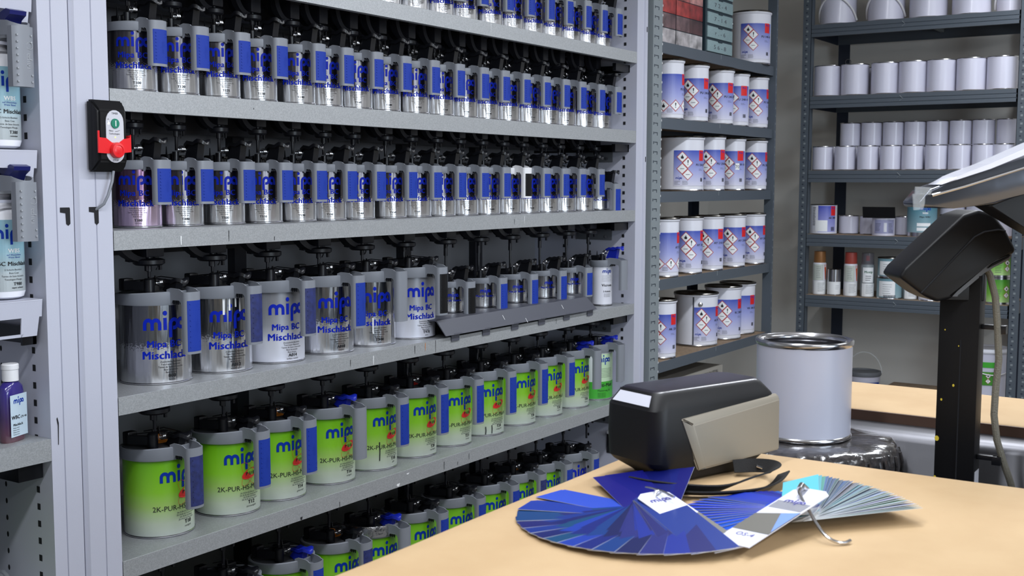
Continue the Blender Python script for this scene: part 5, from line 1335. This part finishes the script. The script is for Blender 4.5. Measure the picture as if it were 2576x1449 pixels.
for k in range(4): bm.faces.new((vo[k], vo[(k+1) % 4], vi[(k+1) % 4], vi[k])); bm.faces.new((vb[k], vo[k], vo[(k+1) % 4], vb[(k+1) % 4]))
bm.faces.new(vi); bm.faces.new(vb[::-1])
bmesh.ops.bevel(bm, geom=bm.edges[:], offset=.0018, segments=2, affect='EDGES')
mb = MB(); mb.bm(bm); mb.build('side_panel', K['satin'], t, 30)
mb = MB(); loft(mb, [rr_ring(-.001, .004, .012, .094, .002, .108), rr_ring(.005, .010, .020, .088, .002, .1255)]); 
mb2 = MB(); mb2._a([(-.0045, .016, .1095), (-.0045, .092, .1095), (.0035, .084, .1240), (.0035, .020, .1240)], [(0, 1, 2, 3)]); mb2._a([(-.0050, .016, .1098), (-.0050, .092, .1098), (.0030, .084, .1243), (.0030, .020, .1243)], [(0, 1, 2, 3)]); mb2.build('painted_highlight', K['film'], t, 0)  # white quads paint a highlight onto the left top chamfer
mb = MB()
on_plane(mb, ribbon([(0.0025*math.cos(k*.9), .003*math.sin(k*.9)) for k in range(6)], .0009), (.116, .0038, .0160), (1, 0, 0), (0, -.35, .94)); on_plane(mb, ribbon([(0, -.002), (.003, .001), (.006, .003)], .0009), (.118, .0038, .0155), (1, 0, 0), (0, -.35, .94))
mb.build('care_symbol', K['ink_g'], t, 0)
# wrist strap lying under and beside the device
def strap(pts, wd, th, name, lab):
    mb = MB(); vs = []; fs = []; N = len(pts)
    for i, p in enumerate(pts):
        p = Vector(p); a = Vector(pts[max(i-1, 0)]); b = Vector(pts[min(i+1, N-1)]); tt = (b-a).normalized(); s = tt.cross(Vector((0, 0, 1))).normalized()
        tw = pts_tw[i] if pts_tw else 0
        s = (s*math.cos(tw)+Vector((0, 0, 1))*math.sin(tw)); nrm = s.cross(tt).normalized()
        for (c, d) in ((1, 1), (-1, 1), (-1, -1), (1, -1)): vs.append(p+s*wd/2*c+nrm*th/2*d)
    for i in range(N-1):
        for k in range(4): fs.append((i*4+k, i*4+(k+1) % 4, (i+1)*4+(k+1) % 4, (i+1)*4+k))
    fs += [(0, 1, 2, 3), tuple((N-1)*4+k for k in range(4))][0:2]
    mb._a(vs, fs); o = mb.build(name, K['strap']); tag(o, lab, 'strap'); return o
def smooth(P, n=6):
    out = []
    for i in range(len(P)-1):
        p0 = Vector(P[max(i-1, 0)]); p1 = Vector(P[i]); p2 = Vector(P[i+1]); p3 = Vector(P[min(i+2, len(P)-1)])
        for k in range(n):
            u = k/n; out.append(tuple(.5*((2*p1)+(-p0+p2)*u+(2*p0-5*p1+4*p2-p3)*u*u+(-p0+3*p1-3*p2+p3)*u**3)))
    out.append(tuple(P[-1])); return out
P = smooth([(1.405, .735, ZT+.004), (1.395, .700, ZT+.004), (1.400, .655, ZT+.005), (1.430, .615, ZT+.006), (1.475, .590, ZT+.014), (1.520, .575, ZT+.018), (1.552, .590, ZT+.014), (1.560, .620, ZT+.010), (1.545, .645, ZT+.008)])
P = [(x, y, z+.005) for x, y, z in P]; pts_tw = [.75+.35*math.sin(3*PI*i/len(P)) for i in range(len(P))]
strap(P, .020, .0022, 'wrist_strap', 'black woven wrist strap lying beside the colour meter')
P = smooth([(1.390, .715, ZT+.003), (1.40, .640, ZT+.003), (1.45, .585, ZT+.003), (1.50, .568, ZT+.004), (1.56, .575, ZT+.006)])
P = [(x, y, z+.004) for x, y, z in P]; pts_tw = [.45]*len(P)
strap(P, .018, .0022, 'wrist_strap', 'second black strap end running along the foot of the meter')
sb = MB(); sb.cbox(-.012, .012, -.009, .009, 0, .003, .001); o = sb.build('strap_buckle', K['chrome']); tag(o, 'small silvery buckle on the black wrist strap', 'buckle'); o.location = (1.566, .612, ZT+.012); o.rotation_euler = (R(20), 0, R(30))

# ------------------------------------------------------------------ swatch fans
def card_mesh(L, W, hole, m, droop=0.0, th=.0010, cut=True):
    """card from -hole to L-hole along +x"""
    c = .010; o2 = [(-hole, -W/2+c), (-hole+c, -W/2), (L-hole, -W/2), (L-hole, W/2), (-hole+c, W/2), (-hole, W/2-c)]
    xs = [-hole, -hole+c] + [(-hole+c)+(L-c)*k/8 for k in range(1, 9)]
    vs = []; fs = []
    for x in xs:
        wv = W/2-(c if x <= -hole+1e-6 else 0); u = max(0, (x-0)/(L-hole)); z = -droop*u*u
        vs += [(x, -wv, z), (x, wv, z), (x, wv, z-th), (x, -wv, z-th)]
    for i in range(len(xs)-1):
        for k in range(4): fs.append((i*4+k, (i+1)*4+k, (i+1)*4+(k+1) % 4, i*4+(k+1) % 4))
    fs += [(0, 1, 2, 3), tuple((len(xs)-1)*4+k for k in range(4))]
    mb = MB(); mb.cur = 0; mb._a(vs, fs); return mb
def swatch_mat(i, c): 
    m = mat('swatch_colour_%d' % i, tuple(int(k*.85) for k in c), .42, coat=.06, spec=.3); return m
K['card_edge'] = mat('card_edge', (196, 198, 200), .6)
def fan_card(parent, ang, z, L, W, hole, m, tilt, droop, rollx=0, th=.0006):
    mb = card_mesh(L, W, hole, m, droop, th)
    # pale paper core/back
    vs = list(mb.v); mb2 = MB(); mb2._a([(x, y, zz) for x, y, zz in vs], list(mb.f)); mb2.m = [0 if k % 4 == 0 and k < len(mb.f)-2 else 1 for k in range(len(mb.f))]
    o = mb2.build('swatch_card', [m, K['card_edge']], parent, 0)
    o.location = (0, 0, z); o.rotation_euler = Euler((rollx, tilt, ang), 'XYZ')
    return o
fan = thing('swatch_fan', 'dark blue colour swatch fan spread in the front, left of the lighter fan', 'colour swatches', (1.283, .640, ZT))
rb = random.Random(21)
darks = [(16, 34, 122), (14, 28, 104), (20, 44, 150), (12, 58, 132), (10, 72, 118), (24, 30, 110), (12, 24, 88), (26, 60, 170), (16, 50, 140), (34, 40, 120)]
angs = [17, 22, 29, 41, 47, 80, 82]
for g in (104, 122, 133, 141, 150, 158, 166, 174, 183, 192, 201, 211, 221, 231): angs += [g-1.8, g]
N1 = len(angs)
for i, a in enumerate(angs):
    c = darks[((i-1)//2*3) % len(darks)]
    if i < 5: c = [(18, 22, 118), (12, 26, 120), (10, 20, 110), (16, 20, 128), (26, 24, 130)][i]
    if a in (80, 82): c = (52, 88, 214)  # brighter blue paints the glare into these two cards
    if 100 < a < 106: c = (22, 58, 168)
    if 118 < a < 128: c = (12, 66, 128)
    z = .003+i*.00072
    if a < 60: rollx = R(-12+i*2); tilt = R(-7+i)
    elif a < 90: rollx, tilt = R(1), R(1.5)
    else: rollx, tilt = R(3), math.asin((z-.002-(i-6)*.00045)/.17)
    fan_card(fan, R(a), z, .184, .054, .012, swatch_mat(i, c), tilt, .001, rollx, .0006)
def cover(parent, ang, z, L, W, hole, tilt, rollx, txt, big):
    o = bpy.data.objects.new('cover_card', None)
    mb = card_mesh(L, W, hole, None); mb.cur = 0
    o = mb.build('cover_card', K['wboard'], parent, 0); o.location = (0, 0, z); o.rotation_euler = Euler((rollx, tilt, ang), 'XYZ')
    p = MB(); e = .0004
    x1 = L-hole
    # white ends, grey window between, end lettering, logo at the hinge
    p.cur = 0; p._a([(x1-.038, -W/2, e), (x1-.038, W/2, e), (x1-.105 if big else x1-.10, W/2, e), (x1-.085, -W/2, e)], [(0, 1, 2, 3)])
    if big:
        p.cur = 2; p._a([(x1-.044, W/2-.001, e*1.5), (x1-.105, W/2-.001, e*1.5), (x1-.095, .004, e*1.5)], [(0, 1, 2)])
        for k in range(9): on_plane(p, grid_flat(-W/2+.002, W/2-.002, 0, .0009, 1), (x1-.108-.0026*k, 0, e), (0, 1, 0), (-1, 0, 0), 3)
    on_plane(p, text_flat(txt, .0085, -.01, step=0), (x1-.024, 0, e), (0, 1, 0), (-1, 0, 0), 1)
    on_plane(p, logo_flat(.0078), (x1-.128 if big else x1-.146, 0, e), (0, 1, 0), (-1, 0, 0), 1)
    p.build('cover_print', [K['gcard'], mat('ink_violet', (74, 74, 150), .5), mat('blue_sheen', (120, 150, 220), .3), K['ink_g']], o, 0)
    return o
cover(fan, R(239), .0300, .176, .046, .012, R(7.2), R(3), '26-9', False)
mb = MB(); mb.tube([(.006+.013*math.cos(2*PI*k/20), -.002, .020+.016*math.sin(2*PI*k/20)) for k in range(20)], .0014, 8, True)
mb.tube([(-.006, -.03, .034), (.004, -.01, .036), (.012, .008, .035), (.020, .022, .033)], .0018, 8); mb.build('binder_ring', K['chrome'], fan)

fan = thing('swatch_fan', 'light blue to grey colour swatch fan with metal ring, right of the dark fan', 'colour swatches', (1.343, .474, ZT))
A2 = []; a = -40.
i = 0
def mixc(c1, c2, u): return tuple(int(c1[k]+(c2[k]-c1[k])*u) for k in range(3))
stops = [(-40, (168, 190, 190)), (-20, (176, 196, 200)), (0, (120, 140, 156)), (12, (92, 110, 140)), (20, (120, 210, 232)), (26, (60, 140, 226)), (38, (52, 120, 214)), (44, (28, 40, 160)), (58, (30, 60, 180)), (70, (18, 70, 210)), (100, (14, 64, 204)), (140, (6, 92, 226))]
def stopc(a):
    for (a0, c0), (a1, c1) in zip(stops, stops[1:]):
        if a0 <= a <= a1: return mixc(c0, c1, (a-a0)/(a1-a0))
    return stops[-1][1]
seq = []
a = -40
while a < 20: seq.append(a); a += 1.7
while a < 44: seq.append(a); a += 3
while a < 60: seq.append(a); a += 3.2
while a < 145: seq.append(a); a += 6.5
N2 = len(seq)
for i, a in enumerate(seq):
    z = .0035+i*.00050
    c = stopc(a); c = tuple(max(0, min(255, int(k*rb.uniform(.86, 1.1)))) for k in c)
    tilt = math.asin((z-.0035)/.15)*.9; rollx = R(5)
    if a < 20: rollx = R(-16+rb.uniform(-2, 2)); z += .008*(1-(a+40)/60); tilt = R(-1.5)
    elif a < 60: rollx = R(-6)
    fan_card(fan, R(a), z, .170 if a > 20 else .175, .048, .018, swatch_mat(100+i, c), tilt, .001, rollx, .00045)
cover(fan, R(167), .0375, .176, .050, .034, R(10), R(3), 'OS-4', True)
mb = MB(); rpts = []
for k in range(19):
    b = R(-30+200*k/18); rpts.append((.004-.046*math.cos(b)*.9-.02, -.012-.060*math.cos(b)*.0-.020*math.cos(b)-.020, .004+.036*math.sin(b)))
rpts = [(.030, .006, .040), (.020, .006, .047), (.008, .004, .044), (-.002, -.004, .038), (-.014, -.016, .030), (-.028, -.030, .020), (-.038, -.044, .011), (-.040, -.056, .006), (-.034, -.066, .004), (-.024, -.070, .005)]
mb.tube(smooth(rpts, 4), .0021, 10); mb.tube([(.034, .004, .041), (.022, .006, .049), (.012, .005, .046)], .0042, 10); mb.build('binder_ring', K['chrome'], fan)
# ------------------------------------------------------------------ finish
for o in ROOTS: o.location.z += H0
